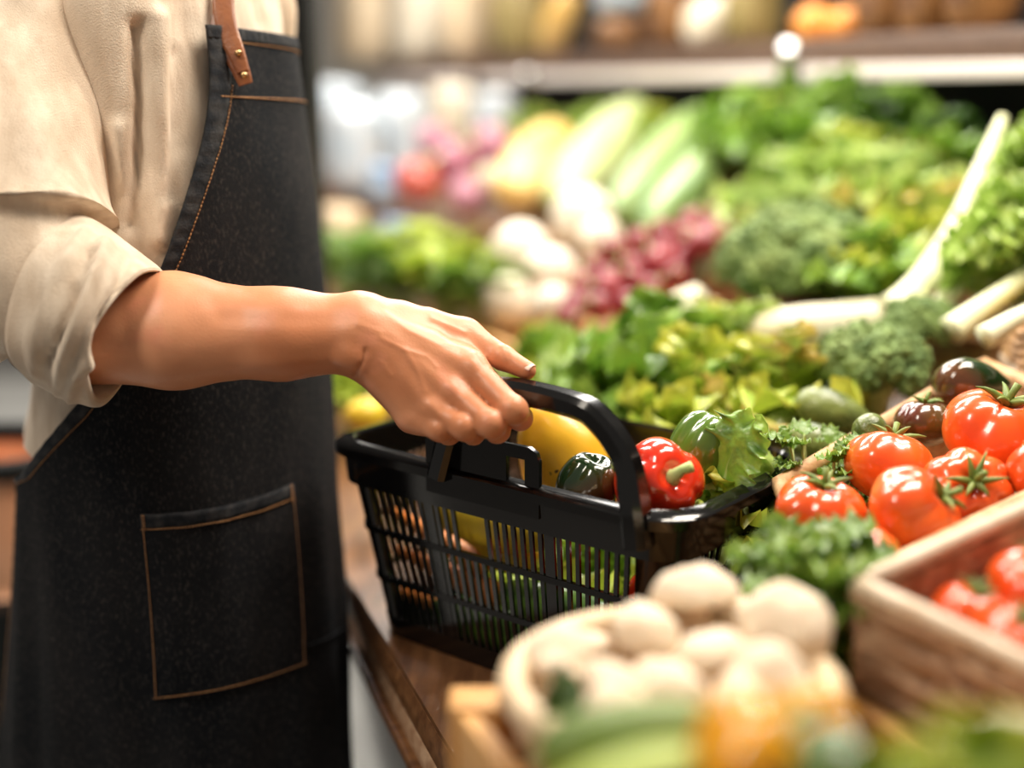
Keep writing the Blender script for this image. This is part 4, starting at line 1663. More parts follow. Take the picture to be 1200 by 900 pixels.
fruit('cucumber', 'dark green cucumber in the middle of the basket above the first', 'cucumber', inb(0.172, 0.066, zf + 0.070), BU + BV * -0.05, 0.130, lambda t: 0.021 * ell(t, 0.3), 'cuke', 'cucumbers in the basket', seed=5)
fruit('zucchini', 'pale green zucchini behind the carrots in the basket', 'zucchini', inb(0.235, 0.125, zf + 0.026), BU + BV * 0.05, 0.22, lambda t: 0.024 * ell(t, 0.3), 'greenpep', seed=5)
pepper('red pepper seen between the slats below the handle foot', inb(0.070, 0.078, zf + 0.094), 0.034, 0.036, 21, (1.2, 0.2, 0.3), 'redpep', stem=False)
pepper('orange-yellow pepper on the basket floor below the red one', inb(0.078, 0.084, zf + 0.030), 0.033, 0.028, 22, (0.1, 0.1, 0.3), 'yellowpep', stem=False)
pepper('red pepper at the basket floor in the far corner', inb(0.085, 0.160, zf + 0.040), 0.040, 0.038, 23, (0.1, 0.1, 0.9), 'redpep', stem=False)
lettuce('lettuce', 'green lettuce head at the bottom of the basket', inb(0.205, 0.175, zf + 0.006), 0.07, 0.12, ['green', 'yellow'], 31, 12, None)
# ------------------------------------------------------------------ woven baskets
def wicker(name, label, top, bot, rows, rs, mat, rim_mat, rim_r, floor_z=None, stake_gap=0.022, group=None, cat='basket', out=0.004, skip=0, rnd_=False):
    """open woven basket: top and bottom outlines (same point count), strands woven round upright stakes"""
    top = [Vector(p) for p in top]
    bot = [Vector(p) for p in bot]
    cen_ = sum(bot, Vector()) / len(bot)
    t = thing(name, label, cat, tuple(cen_), group=group)
    # stake positions round the outline
    n = len(top)
    segs = []
    for i in range(n):
        L = (top[(i + 1) % n] - top[i]).length
        m = max(1, round(L / stake_gap))
        segs += [(i, k / m) for k in range(m)]
    if len(segs) % 2 == 0:
        segs = segs[:-1]

    def pt(i, f, h):
        a = top[i].lerp(top[(i + 1) % n], f)
        b = bot[i].lerp(bot[(i + 1) % n], f)
        return b.lerp(a, h)
    ctr = sum(top, Vector()) / n

    def outw(i, f):
        e = (top[(i + 1) % n] - top[i])
        o = Vector((e.y, -e.x, 0)).normalized()
        if rnd_:
            p = pt(i, f, 1) - ctr
            return Vector((p.x, p.y, 0)).normalized()
        return o if o.dot(pt(i, 0.5, 1) - ctr) > 0 else -o
    h0 = skip
    for r in range(rows):
        h = h0 + (1 - h0) * (r + 0.5) / rows
        path = []
        for s_, (i, f) in enumerate(segs):
            sg = 1 if (s_ + r) % 2 else -1
            path.append(pt(i, f, h) + outw(i, f) * out * sg + Vector((0, 0, 0.0012 * math.sin(s_ * 1.7 + r))))
        build('strand', MB().add(*tube(path, rs, 6, closed=True, up=(0, 0, 1))), MT[mat], t)
    for (i, f) in segs:
        build('stake', MB().add(*tube([pt(i, f, h0), pt(i, f, 0.5 + h0 / 2), pt(i, f, 1.0)], rs * 0.75, 6)), MT[mat], t)
    rim = []
    for s_, (i, f) in enumerate(segs):
        rim.append(pt(i, f, 1.0) + Vector((0, 0, rs)))
    V, F = tube(rim, rim_r, 10, closed=True, up=(0, 0, 1))
    build('rim', MB().add(V, F), MT[rim_mat], t)
    # dark lining so that nothing shines through the weave, and the floor
    V = [pt(i, f, h0 * 0.5 + 0.02) * 1 - outw(i, f) * 0.005 for (i, f) in segs] + [pt(i, f, 0.98) - outw(i, f) * 0.005 for (i, f) in segs]
    m = len(segs)
    F = [(k, (k + 1) % m, m + (k + 1) % m, m + k) for k in range(m)]
    build('lining', MB().add(V, F), MT[mat], t)
    if floor_z is not None:
        pts = []
        for (i, f) in segs:
            a, b = pt(i, f, 0), pt(i, f, 1)
            z = floor_z if not callable(floor_z) else floor_z(a)
            k = max(0, min(1, (z - a.z) / max(b.z - a.z, 1e-5)))
            q = a.lerp(b, k) - outw(i, f) * 0.004
            pts.append(q)
        m = len(pts)
        V = pts + [p - Vector((0, 0, 0.006)) for p in pts]
        build('base', MB().add(V, [tuple(range(m)), tuple(range(m, 2 * m))[::-1]] + [(k, m + k, m + (k + 1) % m, (k + 1) % m) for k in range(m)]), MT[mat], t, smooth=False)
    return t


def down(p, inset_to, k, z=None):
    """foot of a tray corner: pulled towards the middle and dropped on to the deck"""
    q = Vector(p).lerp(Vector(inset_to), k)
    q.z = max(deck_z(q + ND * k_) for k_ in (-0.03, -0.015, 0, 0.015, 0.03)) + 0.012 if z is None else z
    return q


def sides(c, m=6):
    return [Vector(c[i]).lerp(Vector(c[(i + 1) % len(c)]), k / m) for i in range(len(c)) for k in range(m)]


# tray of tomatoes
K = [P(1152, 432, 1.36), P(914, 560, 1.155), P(981, 692, 0.942), P(1345, 522, 1.13)]
K[1].z -= 0.010
K[2].z -= 0.006
kc = sum(K, Vector()) / 4
K = sides(K)
KB = [down(p, kc, 0.10) for p in K]


def tray_floor(a):
    return 0.872 + 0.17 * max(0, (a.y - 0.95)) * 0.8


wicker('wicker_tray', 'brown wicker tray holding the ripe tomatoes at the right', K, KB, 22, 0.0040, 'wicker', 'wicker', 0.0085, tray_floor, skip=0.0)
G = 'ripe tomatoes in the wicker tray'
TL = [('big round tomato at the top right of the wicker tray', P(1166, 507, 1.165), 0.048, 1, (0.25, 0.15, 0.4), 'tomato', 5),
      ('tomato with spiky green calyx at the back left of the wicker tray', P(1058, 551, 1.135), 0.040, 2, (-0.10, 0.45, 0.8), 'tomato', 6),
      ('leftmost tomato in the wicker tray, touching the black basket', P(971, 601, 1.070), 0.0385, 3, (0.12, -0.06, 1.2), 'tomato', 5),
      ('large ribbed tomato at the front of the wicker tray', P(1066, 602, 1.048), 0.0420, 4, (0.45, 0.75, 0.2), 'tomato', 4),
      ('tomato showing its curled green stem towards the viewer', P(1134, 570, 1.095), 0.0400, 5, (0.85, 0.05, -0.1), 'tomato', 6),
      ('tomato cut off by the right edge of the picture', P(1214, 558, 1.080), 0.0390, 6, (0.2, -0.3, 0.3), 'tomato', 5),
      ('small orange tomato low in the front corner of the wicker tray', P(1014, 648, 1.005), 0.0280, 7, (0.2, 0.1, 0.7), 'tomato', 0),
      ('dark brown-green tomato at the back of the wicker tray', P(1084, 495, 1.220), 0.0285, 8, (-0.1, 0.1, 0.5), 'tomato_dark', 5)]
RX = relax([[q[1].copy(), q[2]] for q in TL], tray_floor, 40, 0.95)
for q, rx in zip(TL, RX):
    tomato(q[0], rx[0], q[2], q[3], q[4], G, q[5], q[6])
fruit('dark_pepper', 'almost black glossy green pepper lying on the back rim of the tray', 'pepper', P(1142, 454, 1.275), Vector((0.9, 0.1, -0.15)), 0.085, lambda t: 0.031 * ell(t, 0.5) * (1.15 - 0.55 * t), 'darkpep', seed=4, ribs=3, ribd=0.05)
fruit('fig', 'small round green and brown fruit beside the wicker rim', 'fruit', P(1019, 506, 1.196), Vector((0.3, 0.1, 1)), 0.036, lambda t: 0.0165 * ell(t), 'avocado', seed=9)
for k, (px, py, d, r) in enumerate([(1250, 500, 1.2, 0.04), (1270, 545, 1.09, 0.038)]):
    pass

# wicker box in front of it
B1, B2, B3 = P(1006, 692, 0.862), P(1345, 538, 1.035), P(1320, 842, 0.742)
B4 = B2 + B3 - B1
bc = (B1 + B2 + B3 + B4) / 4
wicker('wicker_box', 'reddish wicker box with pale rim at the lower right', sides([B1, B2, B4, B3]), [down(p, bc, 0.06) for p in sides([B1, B2, B4, B3])], 20, 0.0045, 'wicker_red', 'rim_pale', 0.0070, 0.900)
tomato('round red tomato in the wicker box at the right picture edge', P(1217, 690, 0.900), 0.0350, 31, (0.2, 0.1, 0.3), 'tomatoes in the wicker box')
tomato('half hidden tomato behind the pale rim of the wicker box', P(1138, 724, 0.872), 0.0275, 32, (0.1, 0.2, 0.3), 'tomatoes in the wicker box')
tomato('lowest tomato in the wicker box beside the round red one', P(1198, 752, 0.826), 0.0260, 33, (0.1, -0.2, 0.5), 'tomatoes in the wicker box')

# wicker basket behind, with yellow fruit
Q = [P(1178, 424, 1.44), P(1320, 395, 1.62), P(1400, 430, 1.5), P(1215, 470, 1.33)]
qc = sum(Q, Vector()) / 4
wicker('wicker_tray', 'wicker tray with yellow fruit at the far right behind the tomatoes', sides(Q), [down(p, qc, 0.08, max(deck_z(k_) for k_ in sides(Q)) + 0.008) for p in sides(Q)], 10, 0.005, 'wicker', 'rim_pale', 0.008, lambda a: a.z + 0.02)
fruit('lemon', 'yellow fruit in the far right tray behind the dark pepper', 'fruit', P(1212, 446, 1.45), Vector((0.6, 0.3, 0.2)), 0.075, lambda t: 0.027 * ell(t), 'mango', seed=14)

# wooden crate with the mushroom basket
WBL, WFL = at_z(520, 809, 0.905), at_z(611, 926, 0.905)
wl = (WFL - WBL).normalized()
wr_ = Vector((-wl.y, wl.x, 0))
if wr_.x < 0:
    wr_ = -wr_
CL, CW = 0.236, 0.262
zc0 = 0.747
ctr = WBL + wl * CL / 2 + wr_ * CW / 2
crate = thing('wooden_crate', 'light wooden crate under the mushroom basket', 'crate', (ctr.x, ctr.y, zc0))


def cp(l, w, z):
    p = WBL + wl * l + wr_ * w
    return Vector((p.x, p.y, z))


for (w, nm) in ((0.007, 'l'), (CW - 0.007, 'r')):
    bar_between('board', cp(0.015, w, 0.870), cp(CL - 0.015, w, 0.870), 0.014, 0.062, MT['wood'], crate, 0.002)
    bar_between('board', cp(0.015, w, 0.795), cp(CL - 0.015, w, 0.795), 0.014, 0.072, MT['wood'], crate, 0.002)
for l in (0.007, CL - 0.007):
    bar_between('board', cp(l, 0.015, 0.870), cp(l, CW - 0.015, 0.870), 0.014, 0.062, MT['wood'], crate, 0.002)
    bar_between('board', cp(l, 0.015, 0.795), cp(l, CW - 0.015, 0.795), 0.014, 0.072, MT['wood'], crate, 0.002)
for l in (0.016, CL - 0.016):
    for w in (0.016, CW - 0.016):
        bar_between('corner_post', cp(l, w, zc0), cp(l, w, 0.905), 0.034, 0.034, MT['wood'], crate, 0.003, (0, 1, 0))
for k in range(6):
    w = 0.045 + (CW - 0.09) * k / 5
    bar_between('floor_board', cp(0.016, w, 0.848), cp(CL - 0.016, w, 0.848), 0.055, 0.01, MT['wood'], crate, 0.002)

mc = P(786, 822, 0.800)
mc.z = 0.935
tp = [mc + Vector((0.099 * math.cos(2 * PI * k / 28), 0.099 * math.sin(2 * PI * k / 28), 0)) for k in range(28)]
bt = [mc + Vector((0.074 * math.cos(2 * PI * k / 28), 0.074 * math.sin(2 * PI * k / 28), -0.069)) for k in range(28)]
wicker('round_basket', 'round pale wicker basket full of white mushrooms', tp, bt, 8, 0.0042, 'wicker_pale', 'wicker_pale', 0.0095, 0.880, stake_gap=0.012, rnd_=True)


def mushroom(label, loc, r, rot, seed):
    t = thing('mushroom', label, 'mushroom', loc, rot, 1, 'white mushrooms in the round basket')
    rnd = random.Random(seed)

    def cap(th, ph):
        c, s = math.cos(ph), math.sin(ph)
        q = noise.noise(Vector((math.cos(th) * c * 1.6 + seed * 3, math.sin(th) * c * 1.6, s)))
        q += 0.6 * noise.noise(Vector((math.cos(th) * c * 4 + seed * 5, math.sin(th) * c * 4, s * 4)))
        rr = r * (1 + 0.13 * q) * (c ** 0.8 if s > 0 else (c ** 0.45 if c > 0 else 0))
        z = r * ((0.72 + 0.12 * q) * s if s > 0 else 0.30 * s) + (0.10 * r if s < -0.8 else 0)
        return Vector((rr * math.cos(th), rr * math.sin(th), z))
    build('cap', MB().add(*ball(cap, 26, 16)), MT['mush'], t, world=False)
    st = [Vector((0, 0, -0.1 * r)), Vector((0.02 * r, 0, -0.5 * r)), Vector((0.05 * r, 0.03 * r, -0.95 * r))]
    build('stem', MB().add(*tube(st, [r * 0.40, r * 0.34, r * 0.40], 12)), MT['gill'], t, world=False)
    return t


ML = [
        (657, 772, 0.815, 0.0225, 0.3, -0.5, 'mushroom at the left end of the round basket beside the green leaf'),
        (742, 762, 0.845, 0.0235, 0.4, 0.0, 'tall white mushroom at the back of the round basket near the black basket'),
        (822, 724, 0.875, 0.0290, 0.0, 0.35, 'topmost mushroom of the heap, cap tilted to the right'),
        (702, 806, 0.775, 0.0225, 0.7, -0.2, 'mushroom below the tall one, lying on its side'),
        (830, 776, 0.820, 0.0270, 0.5, 0.2, 'big pale mushroom in the middle of the heap'),
        (918, 757, 0.835, 0.0300, 0.1, 0.9, 'large mushroom at the right end of the heap beside the parsley'),
        (893, 806, 0.770, 0.0255, 0.6, 0.5, 'mushroom below the large one at the right'),
        (803, 824, 0.745, 0.0215, 0.9, 0.1, 'front mushroom just above the green zucchini'),
        (725, 838, 0.735, 0.0205, 0.8, -0.3, 'leftmost of the front mushrooms above the zucchini'),
        (775, 796, 0.790, 0.0180, 0.2, 0.2, 'small mushroom squeezed between the bigger ones in the middle'),
          (672, 798, 0.785, 0.0185, 0.9, -0.4, 'mushroom tucked between the left end one and the dark leaf'),
        (704, 764, 0.850, 0.0195, 0.3, -0.3, 'mushroom at the back left of the heap beside the tall one'),
        (852, 822, 0.748, 0.0195, 0.9, 0.3, 'mushroom at the front right just above the yellow pepper'),
        (868, 745, 0.880, 0.0225, -0.2, 0.3, 'mushroom half hidden behind the large right one')]
RX = relax([[P(q[0], q[1], q[2]), q[3] * 0.9] for q in ML], lambda p: 0.882, 40, 0.95)
for k, (q, rx) in enumerate(zip(ML, RX)):
    mushroom(q[6], rx[0] + Vector((0, 0, 0.012 if k in (1, 2, 5, 13) else 0.0)), q[3], (q[4], q[5], k * 0.9), k + 1)
me = leaf_me('basil', 'dark', L=0.07, W=0.026, seed=5, a0=0.2, a1=1.2, ruf=0.05, cup=0.3, freq=2)
tag(link('green_leaf', me, None, P(640, 842, 0.735), (0.9, 0.2, 1.9), 0.55), 'dark green leaf inside the left rim of the mushroom basket', 'leaf')

# nearer display box with the blurred vegetables of the foreground
DZ = 0.944
dbx = thing('display_box', 'plain wooden display box nearest to the viewer under the zucchini', 'box', (0.20, 0.50, 0.747))
bar_between('top_board', (-0.02, 0.485, DZ - 0.006), (0.44, 0.485, DZ - 0.006), 0.24, 0.012, MT['wood'], dbx, 0.002)
bar_between('side_board', (-0.02, 0.598, 0.842), (0.44, 0.598, 0.842), 0.014, 0.185, MT['wood'], dbx, 0.002)
bar_between('side_board', (-0.02, 0.372, 0.842), (0.44, 0.372, 0.842), 0.014, 0.185, MT['wood'], dbx, 0.002)
fruit('zucchini', 'blurred dark green zucchini across the bottom of the picture', 'zucchini', P(742, 874, 0.655), P(905, 838, 0.665) - P(640, 878, 0.645), 0.100, lambda t: 0.0235 * ell(t, 0.3), 'zucchini', 'zucchini on the display box', seed=12)
fruit('zucchini', 'blurred light green zucchini in front of the dark one', 'zucchini', P(742, 925, 0.600), P(850, 870, 0.62) - P(700, 915, 0.60), 0.085, lambda t: 0.018 * ell(t, 0.3), 'zucchini_pale', 'zucchini on the display box', seed=13)
pepper('blurred yellow bell pepper at the bottom of the picture', P(890, 886, 0.600), 0.032, 0.030, 44, (0.5, 0.4, 0.4), 'yellowpep')
pepper('small blurred orange-yellow pepper right of the yellow one', P(955, 843, 0.660), 0.020, 0.020, 45, (0.5, 0.9, 0.4), 'yellowpep', stem=False)
pepper('blurred green pepper below the yellow bell pepper', P(972, 903, 0.580), 0.020, 0.024, 46, (0.5, 0.9, 0.4), 'greenpep', stem=False)
lettuce('lettuce', 'blurred yellow-green lettuce in the lower right foreground', Vector((0.205, 0.50, DZ + 0.001)), 0.04, 0.088, ['yellow', 'yellow', 'bright'], 61, 14, slim=0.8)
lettuce('lettuce', 'blurred olive green lettuce right of the yellow pepper', Vector((0.142, 0.535, DZ + 0.001)), 0.04, 0.06, ['green', 'yellow'], 62, 10, slim=0.8)
fruit('potato', 'blurred beige potato in the bottom right corner', 'potato', P(1175, 905, 0.64), Vector((1, 0.3, 0.1)), 0.085, lambda t: 0.030 * ell(t), 'bagcream', seed=3)


# ------------------------------------------------------------------ leafy things near the basket
def parsley(name, label, root, spread, H, seed, n, mat='herb', lean=(0, 0, 0), cat='herb', group=None, merged=False, leafs=0.03):
    t = thing(name, label, cat, tuple(root), group=group)
    rnd = random.Random(seed)
    stems = MB()
    big = MB()
    for i in range(n):
        a = rnd.random() * 2 * PI
        rr = spread * math.sqrt(rnd.random())
        tip = Vector((rr * math.cos(a), rr * math.sin(a), H * rnd.uniform(0.55, 1.0))) + Vector(lean) * rnd.uniform(0.7, 1.2)
        mid = tip * 0.55 + Vector((0, 0, H * 0.10))
        stems.add(*tube(catmull([Vector((rnd.uniform(-.012, .012), rnd.uniform(-.012, .012), 0)), mid, tip], 4), 0.0016, 5))
        az = a + rnd.uniform(-0.6, 0.6)
        for k, (da, sc) in enumerate(((0, 1.0), (0.95, 0.75), (-0.95, 0.75))):
            L = leafs * sc * rnd.uniform(0.8, 1.2)
            til = rnd.uniform(0.3, 1.2)
            if merged:
                V, F, A = leaf(L, L * 0.42, seed + i * 3 + k, 0.0, 0.9, 0.25, 0.2, 6, 6, 4)
                M_ = Matrix.Translation(tip) @ Matrix.Rotation(az + da, 4, 'Z') @ Matrix.Rotation(til, 4, 'Y')
                big.add([M_ @ v for v in V], F, A)
            else:
                me = leaf_me('sprig_%s_%d' % (mat, k % 3), mat, L=0.03, W=0.0120, seed=70 + k, a0=0.0, a1=0.9, ruf=0.45, cup=0.2, nu=12, nv=10, freq=4)
                o = link('leaf', me, t, tip, (0, til, az + da), L / 0.03)
    build('stems', stems, MT['stalk'], t, world=False)
    if merged:
        stuff(build('foliage', big, LM[mat], t, world=False, attr=True))
    return t


pr = P(970, 790, 0.950)
pr.z = deck_z(pr) + 0.003
parsley('parsley', 'bunch of green parsley between black basket and wicker box', pr, 0.036, 0.212, 5, 64, 'herb', (-0.010, -0.008, 0.012), leafs=0.042)
me = leaf_me('celery_leaf', 'herb', L=0.07, W=0.028, seed=77, a0=0.0, a1=0.5, ruf=0.35, cup=0.2, freq=5)
for k, (px, py, d, rot, s, lab) in enumerate([(958, 690, 0.895, (0.15, 0.10, 1.5), 0.58, 'pointed celery leaf standing in front of the leftmost tomato'),
                                              (925, 705, 0.905, (0.2, -0.55, 1.3), 0.52, 'celery leaf leaning left towards the basket corner')]):
    tag(link('celery_leaf', me, None, P(px, py, d), rot, s), lab, 'leaf')


def lett_at(label, px, pb, Rr, H, mats, seed, n=16, **k):
    p = on_deck(px, pb)
    p.z += 0.002
    return lettuce(k.pop('name', 'lettuce'), label, p, Rr, H, mats, seed, n, **k)


# behind the basket
lett_at('yellow-green frilly lettuce right behind the green bell pepper', 822, 560, 0.06, 0.155, ['yellow', 'yellow', 'green'], 71, 18, slim=0.95)
lett_at('lettuce with bronze-yellow leaf tips behind the right end of the basket', 905, 545, 0.07, 0.145, ['bronze', 'yellow', 'bronze'], 72, 18, slim=1.0)
lett_at('pale green romaine lettuce behind the arch of the handle', 705, 535, 0.07, 0.14, ['pale', 'green', 'pale'], 73, 16, slim=0.9, ruf=0.15)
lett_at('dark green lettuce between the romaine and the yellow-green one', 772, 520, 0.07, 0.175, ['green', 'lush', 'green'], 74, 16, slim=0.85)
lett_at('green lettuce behind the hand and thumb', 640, 500, 0.06, 0.12, ['pale', 'yellow', 'green'], 75, 14, slim=0.9)
lett_at('green lettuce behind the bronze-tipped one', 850, 480, 0.07, 0.14, ['green', 'yellow', 'bright'], 76, 16, slim=0.9)
for k, (px, py, d, dv, L, r, lab) in enumerate([
        (978, 486, 1.36, Vector((0.7, -0.2, -0.25)), 0.090, 0.026, 'dark green avocado below the front broccoli'),
        (962, 523, 1.28, Vector((0.8, -0.3, -0.2)), 0.080, 0.022, 'striped green avocado touching the corner of the black basket'),
        (918, 500, 1.39, Vector((0.3, 0.5, 0.1)), 0.075, 0.022, 'avocado in the dark gap behind the basket corner')]):
    fruit('avocado', lab, 'avocado', P(px, py, d), dv, L, lambda t, r=r: r * ell(t) * (1.1 - 0.3 * t), 'avocado', 'avocados behind the basket corner', seed=k + 30, bumps=0.03)
pr = P(962, 560, 1.19)
pr.z = deck_z(pr) + 0.003
parsley('green_sprouts', 'green sprouts between avocado and leftmost tomatoes', pr, 0.045, P(962, 512, 1.19).z - pr.z, 15, 34, 'herb', (0, 0, 0), leafs=0.026)


def broccoli(label, px, py, d, r, sq_, seed, name='broccoli'):
    c = P(px, py, d)
    zb = deck_z(c)
    t = thing(name, label, 'broccoli', (c.x, c.y, zb + 0.001))
    rnd = random.Random(seed)
    H = c.z - zb
    mb = MB()
    heads = []
    for i in range(34):
        z = 1 - 1.15 * (i + 0.5) / 34
        a = i * 2.39996
        rr = math.sqrt(max(0, 1 - z * z))
        heads.append(Vector((rr * math.cos(a), rr * math.sin(a), z)))
    V0, F0 = ball(lambda th, ph: (math.cos(th) * math.cos(ph), math.sin(th) * math.cos(ph), math.sin(ph)), 6, 4)
    V1, F1 = ball(lambda th, ph: (math.cos(th) * math.cos(ph), math.sin(th) * math.cos(ph), math.sin(ph)), 10, 7)
    for hd in heads:
        q = Vector((hd.x * r, hd.y * r, hd.z * r * sq_)) * rnd.uniform(0.74, 0.82)
        fl = MB()
        R0 = r * rnd.uniform(0.24, 0.31)
        fl.add([q + v * R0 * 0.92 for v in V1], F1)
        for k in range(46):
            g = Vector((rnd.gauss(0, 1), rnd.gauss(0, 1), rnd.gauss(0, 1))).normalized()
            if g.dot(hd) < -0.1:
                continue
            s = R0 * rnd.uniform(0.15, 0.24)
            fl.add([q + g * R0 * 0.95 + v * s for v in V0], F0)
        mb = fl
        o = build('floret', mb, MT['broc'], None)
        for vx in o.data.vertices:
            vx.co += Vector((0, 0, H))
        o.parent = t
    build('stalk', MB().add(*tube([Vector((0, 0, 0)), Vector((0, 0, H * 0.5)), Vector((0, 0, max(H, 0.02)))], [r * 0.3, r * 0.32, r * 0.6], 12)), MT['stalk'], t, world=False)
    return t


broccoli('front broccoli head above the avocados', 1022, 440, 1.45, 0.064, 0.72, 3)
broccoli('broccoli half hidden behind the front broccoli head', 1074, 430, 1.525, 0.045, 0.75, 4)
broccoli('large broccoli head in the middle distance beside the radishes', 940, 324, 1.78, 0.115, 0.62, 5)

# napa cabbage on the right: white ribs, frilly leaves
nb_ = P(1055, 400, 1.52)
nb_.z = max(deck_z(nb_) + 0.012, nb_.z)
napa = thing('leafy_cabbage', 'big leafy cabbage with white ribs at the right edge', 'cabbage', tuple(nb_))


def rib(pts, r0, r1, nm='rib'):
    n = len(pts)
    c = catmull(pts, 8)
    V, F = tube(c, [r0 + (r1 - r0) * (i / (len(c) - 1)) ** 0.8 for i in range(len(c))], 12)
    build(nm, MB().add(V, F), MT['ribwhite'], napa)


rib([P(1045, 402, 1.60), P(1078, 365, 1.62), P(1118, 300, 1.65), P(1150, 225, 1.69), P(1172, 172, 1.73)], 0.025, 0.006)
rib([P(1085, 408, 1.58), P(1120, 372, 1.58), P(1165, 300, 1.60), P(1205, 215, 1.64)], 0.016, 0.006)
rib([P(1112, 426, 1.47), P(1155, 394, 1.48), P(1205, 358, 1.50), P(1270, 310, 1.53)], 0.018, 0.007)
rib([P(1150, 436, 1.38), P(1200, 408, 1.39), P(1270, 380, 1.41)], 0.014, 0.007)
rnd = random.Random(8)
for i in range(84):
    u, v = rnd.random(), rnd.random()
    px = 1084 + 112 * u + 100 * v
    py = 396 - 200 * u + 14 * v
    if i > 74:
        px, py = 1095 + 105 * u, 385 - 20 * v - 12 * u
    d = 1.575 + 0.12 * u - 0.06 * v + rnd.uniform(-0.02, 0.03)
    me = leaf_me('cab_%d' % (i % 3), 'bright', L=0.10, W=0.040, seed=90 + i % 3, a0=0.0, a1=0.9, ruf=0.42, cup=0.1, freq=6, nu=20, nv=16)
    o = link('leaf', me, napa, P(px, py, d) - nb_, (rnd.uniform(-0.4, 0.2), rnd.uniform(0.0, 0.9), rnd.uniform(-1.9, 0.0)), rnd.uniform(0.8, 1.15))
wa = P(1040, 377, 1.615)
wb_ = P(838, 394, 1.615)
wmid = (wa + wb_) / 2
fruit('white_radish', 'thick white radish lying in front of the big broccoli', 'radish', tuple(wmid), wa - wb_, (wa - wb_).length, lambda t: 0.030 * min(1, 3.2 * t + 0.12) ** 0.8 * (1 - max(0, (t - 0.93) / 0.07) ** 2 * 0.9), 'daikon', seed=7)
fruit('white_radish', 'second white radish pointing at the radish bunch', 'radish', tuple(P(775, 374, 1.80)), P(838, 345, 1.80) - P(725, 396, 1.80), 0.150, lambda t: 0.026 * min(1, 2.5 * t + 0.12) ** 0.8 * (1 - max(0, (t - 0.9) / 0.1) ** 2 * 0.9), 'daikon', seed=9)
# ------------------------------------------------------------------ farther produce
def root_veg(name, label, cat, loc, r, mat, seed, group, rot, leaves=True, sq_=1.0, tail=True):
    t = thing(name, label, cat, loc, rot, 1, group)
    rnd = random.Random(seed)

    def fn(th, ph):
        c, s = math.cos(ph), math.sin(ph)
        q = noise.noise(Vector((math.cos(th) * c + seed, math.sin(th) * c, s)))
        return Vector((r * c * (1 + 0.06 * q) * math.cos(th), r * c * (1 + 0.06 * q) * math.sin(th), r * sq_ * s * (1.0 if s > 0 else 1.12)))
    build('flesh', MB().add(*ball(fn, 18, 12)), MT[mat], t, world=False)
    if tail:
        build('root_tail', MB().add(*tube([Vector((0, 0, -r * sq_ * 1.05)), Vector((0.1 * r, 0, -r * sq_ * 1.5)), Vector((0.3 * r, 0.1 * r, -r * sq_ * 2.0))], [r * 0.16, r * 0.07, r * 0.02], 6)), MT[mat], t, world=False)
    if leaves:
        build('top', MB().add(*tube([Vector((0, 0, r * sq_ * 0.9)), Vector((0.05 * r, 0, r * sq_ * 1.25)), Vector((0.15 * r, 0, r * sq_ * 1.5))], [r * 0.22, r * 0.16, r * 0.12], 6)), MT['stalk'], t, world=False)
    return t


def tray(name, label, c, sx, sy, h, mat):
    """shallow slatted wooden tray lying on the slope, its long side along the stall"""
    th = math.atan((deck_z(c + ND * 0.05) - deck_z(c - ND * 0.05)) / 0.1)
    nb = ND * math.cos(th) + Vector((0, 0, math.sin(th)))
    up = SD.cross(nb)
    if up.z < 0:
        up = -up
    o = Vector((c.x, c.y, deck_z(c))) + up * 0.004
    t = thing(name, label, 'tray', tuple(o))

    def q(a, b, z):
        return o + SD * a + nb * b + up * z
    for b in (-sy / 2, sy / 2):
        bar_between('board', q(-sx / 2, b, h / 2), q(sx / 2, b, h / 2), 0.012, h, MT[mat], t, 0.002, up)
    for a in (-sx / 2 + 0.006, sx / 2 - 0.006):
        bar_between('board', q(a, -sy / 2 + 0.007, h / 2), q(a, sy / 2 - 0.007, h / 2), 0.012, h, MT[mat], t, 0.002, up)
    for k in range(5):
        b = -sy / 2 + sy * (k + 0.5) / 5
        bar_between('floor_board', q(-sx / 2 + 0.013, b, 0.006), q(sx / 2 - 0.013, b, 0.006), sy / 5.6, 0.009, MT[mat], t, 0.001, up)
    return t


rc = P(690, 392, 2.05)
tray('wooden_tray', 'low brown wooden tray under the red radishes and white turnips', rc, 0.44, 0.24, 0.045, 'wood')
rnd = random.Random(4)
RL = []
for row in range(4):
    for cix in range(7 - (row > 2)):
        px = 672 + cix * 29 + row * 9 + rnd.uniform(-5, 5)
        py = 376 - cix * 13 - row * 21 + rnd.uniform(-5, 5)
        d = 1.95 + 0.035 * row + 0.012 * cix
        nm = ('first', 'second', 'third', 'fourth', 'fifth', 'sixth', 'seventh')[cix] + ' red radish from the left in the ' + ('front', 'second', 'third', 'back')[row] + ' row of the radish heap'
        RL.append([P(px, py, d), rnd.uniform(0.021, 0.026), nm])
NR = len(RL)
for (px, py, d, r, lab) in [
        (612, 298, 2.25, 0.056, 'white turnip on the left of the turnip heap, next to the herbs'),
        (682, 282, 2.32, 0.058, 'topmost white turnip of the heap above the radishes'),
        (640, 322, 2.18, 0.050, 'white turnip in the middle of the heap'),
        (598, 350, 2.14, 0.046, 'white turnip low on the left of the heap'),
        (648, 364, 2.06, 0.038, 'small white turnip at the bottom of the heap beside the radishes'),
        (704, 316, 2.24, 0.040, 'white turnip touching the radishes')]:
    RL.append([P(px, py, d), r, lab])
relax(RL, lambda p: deck_z(p) + 0.028, 80, 1.0)
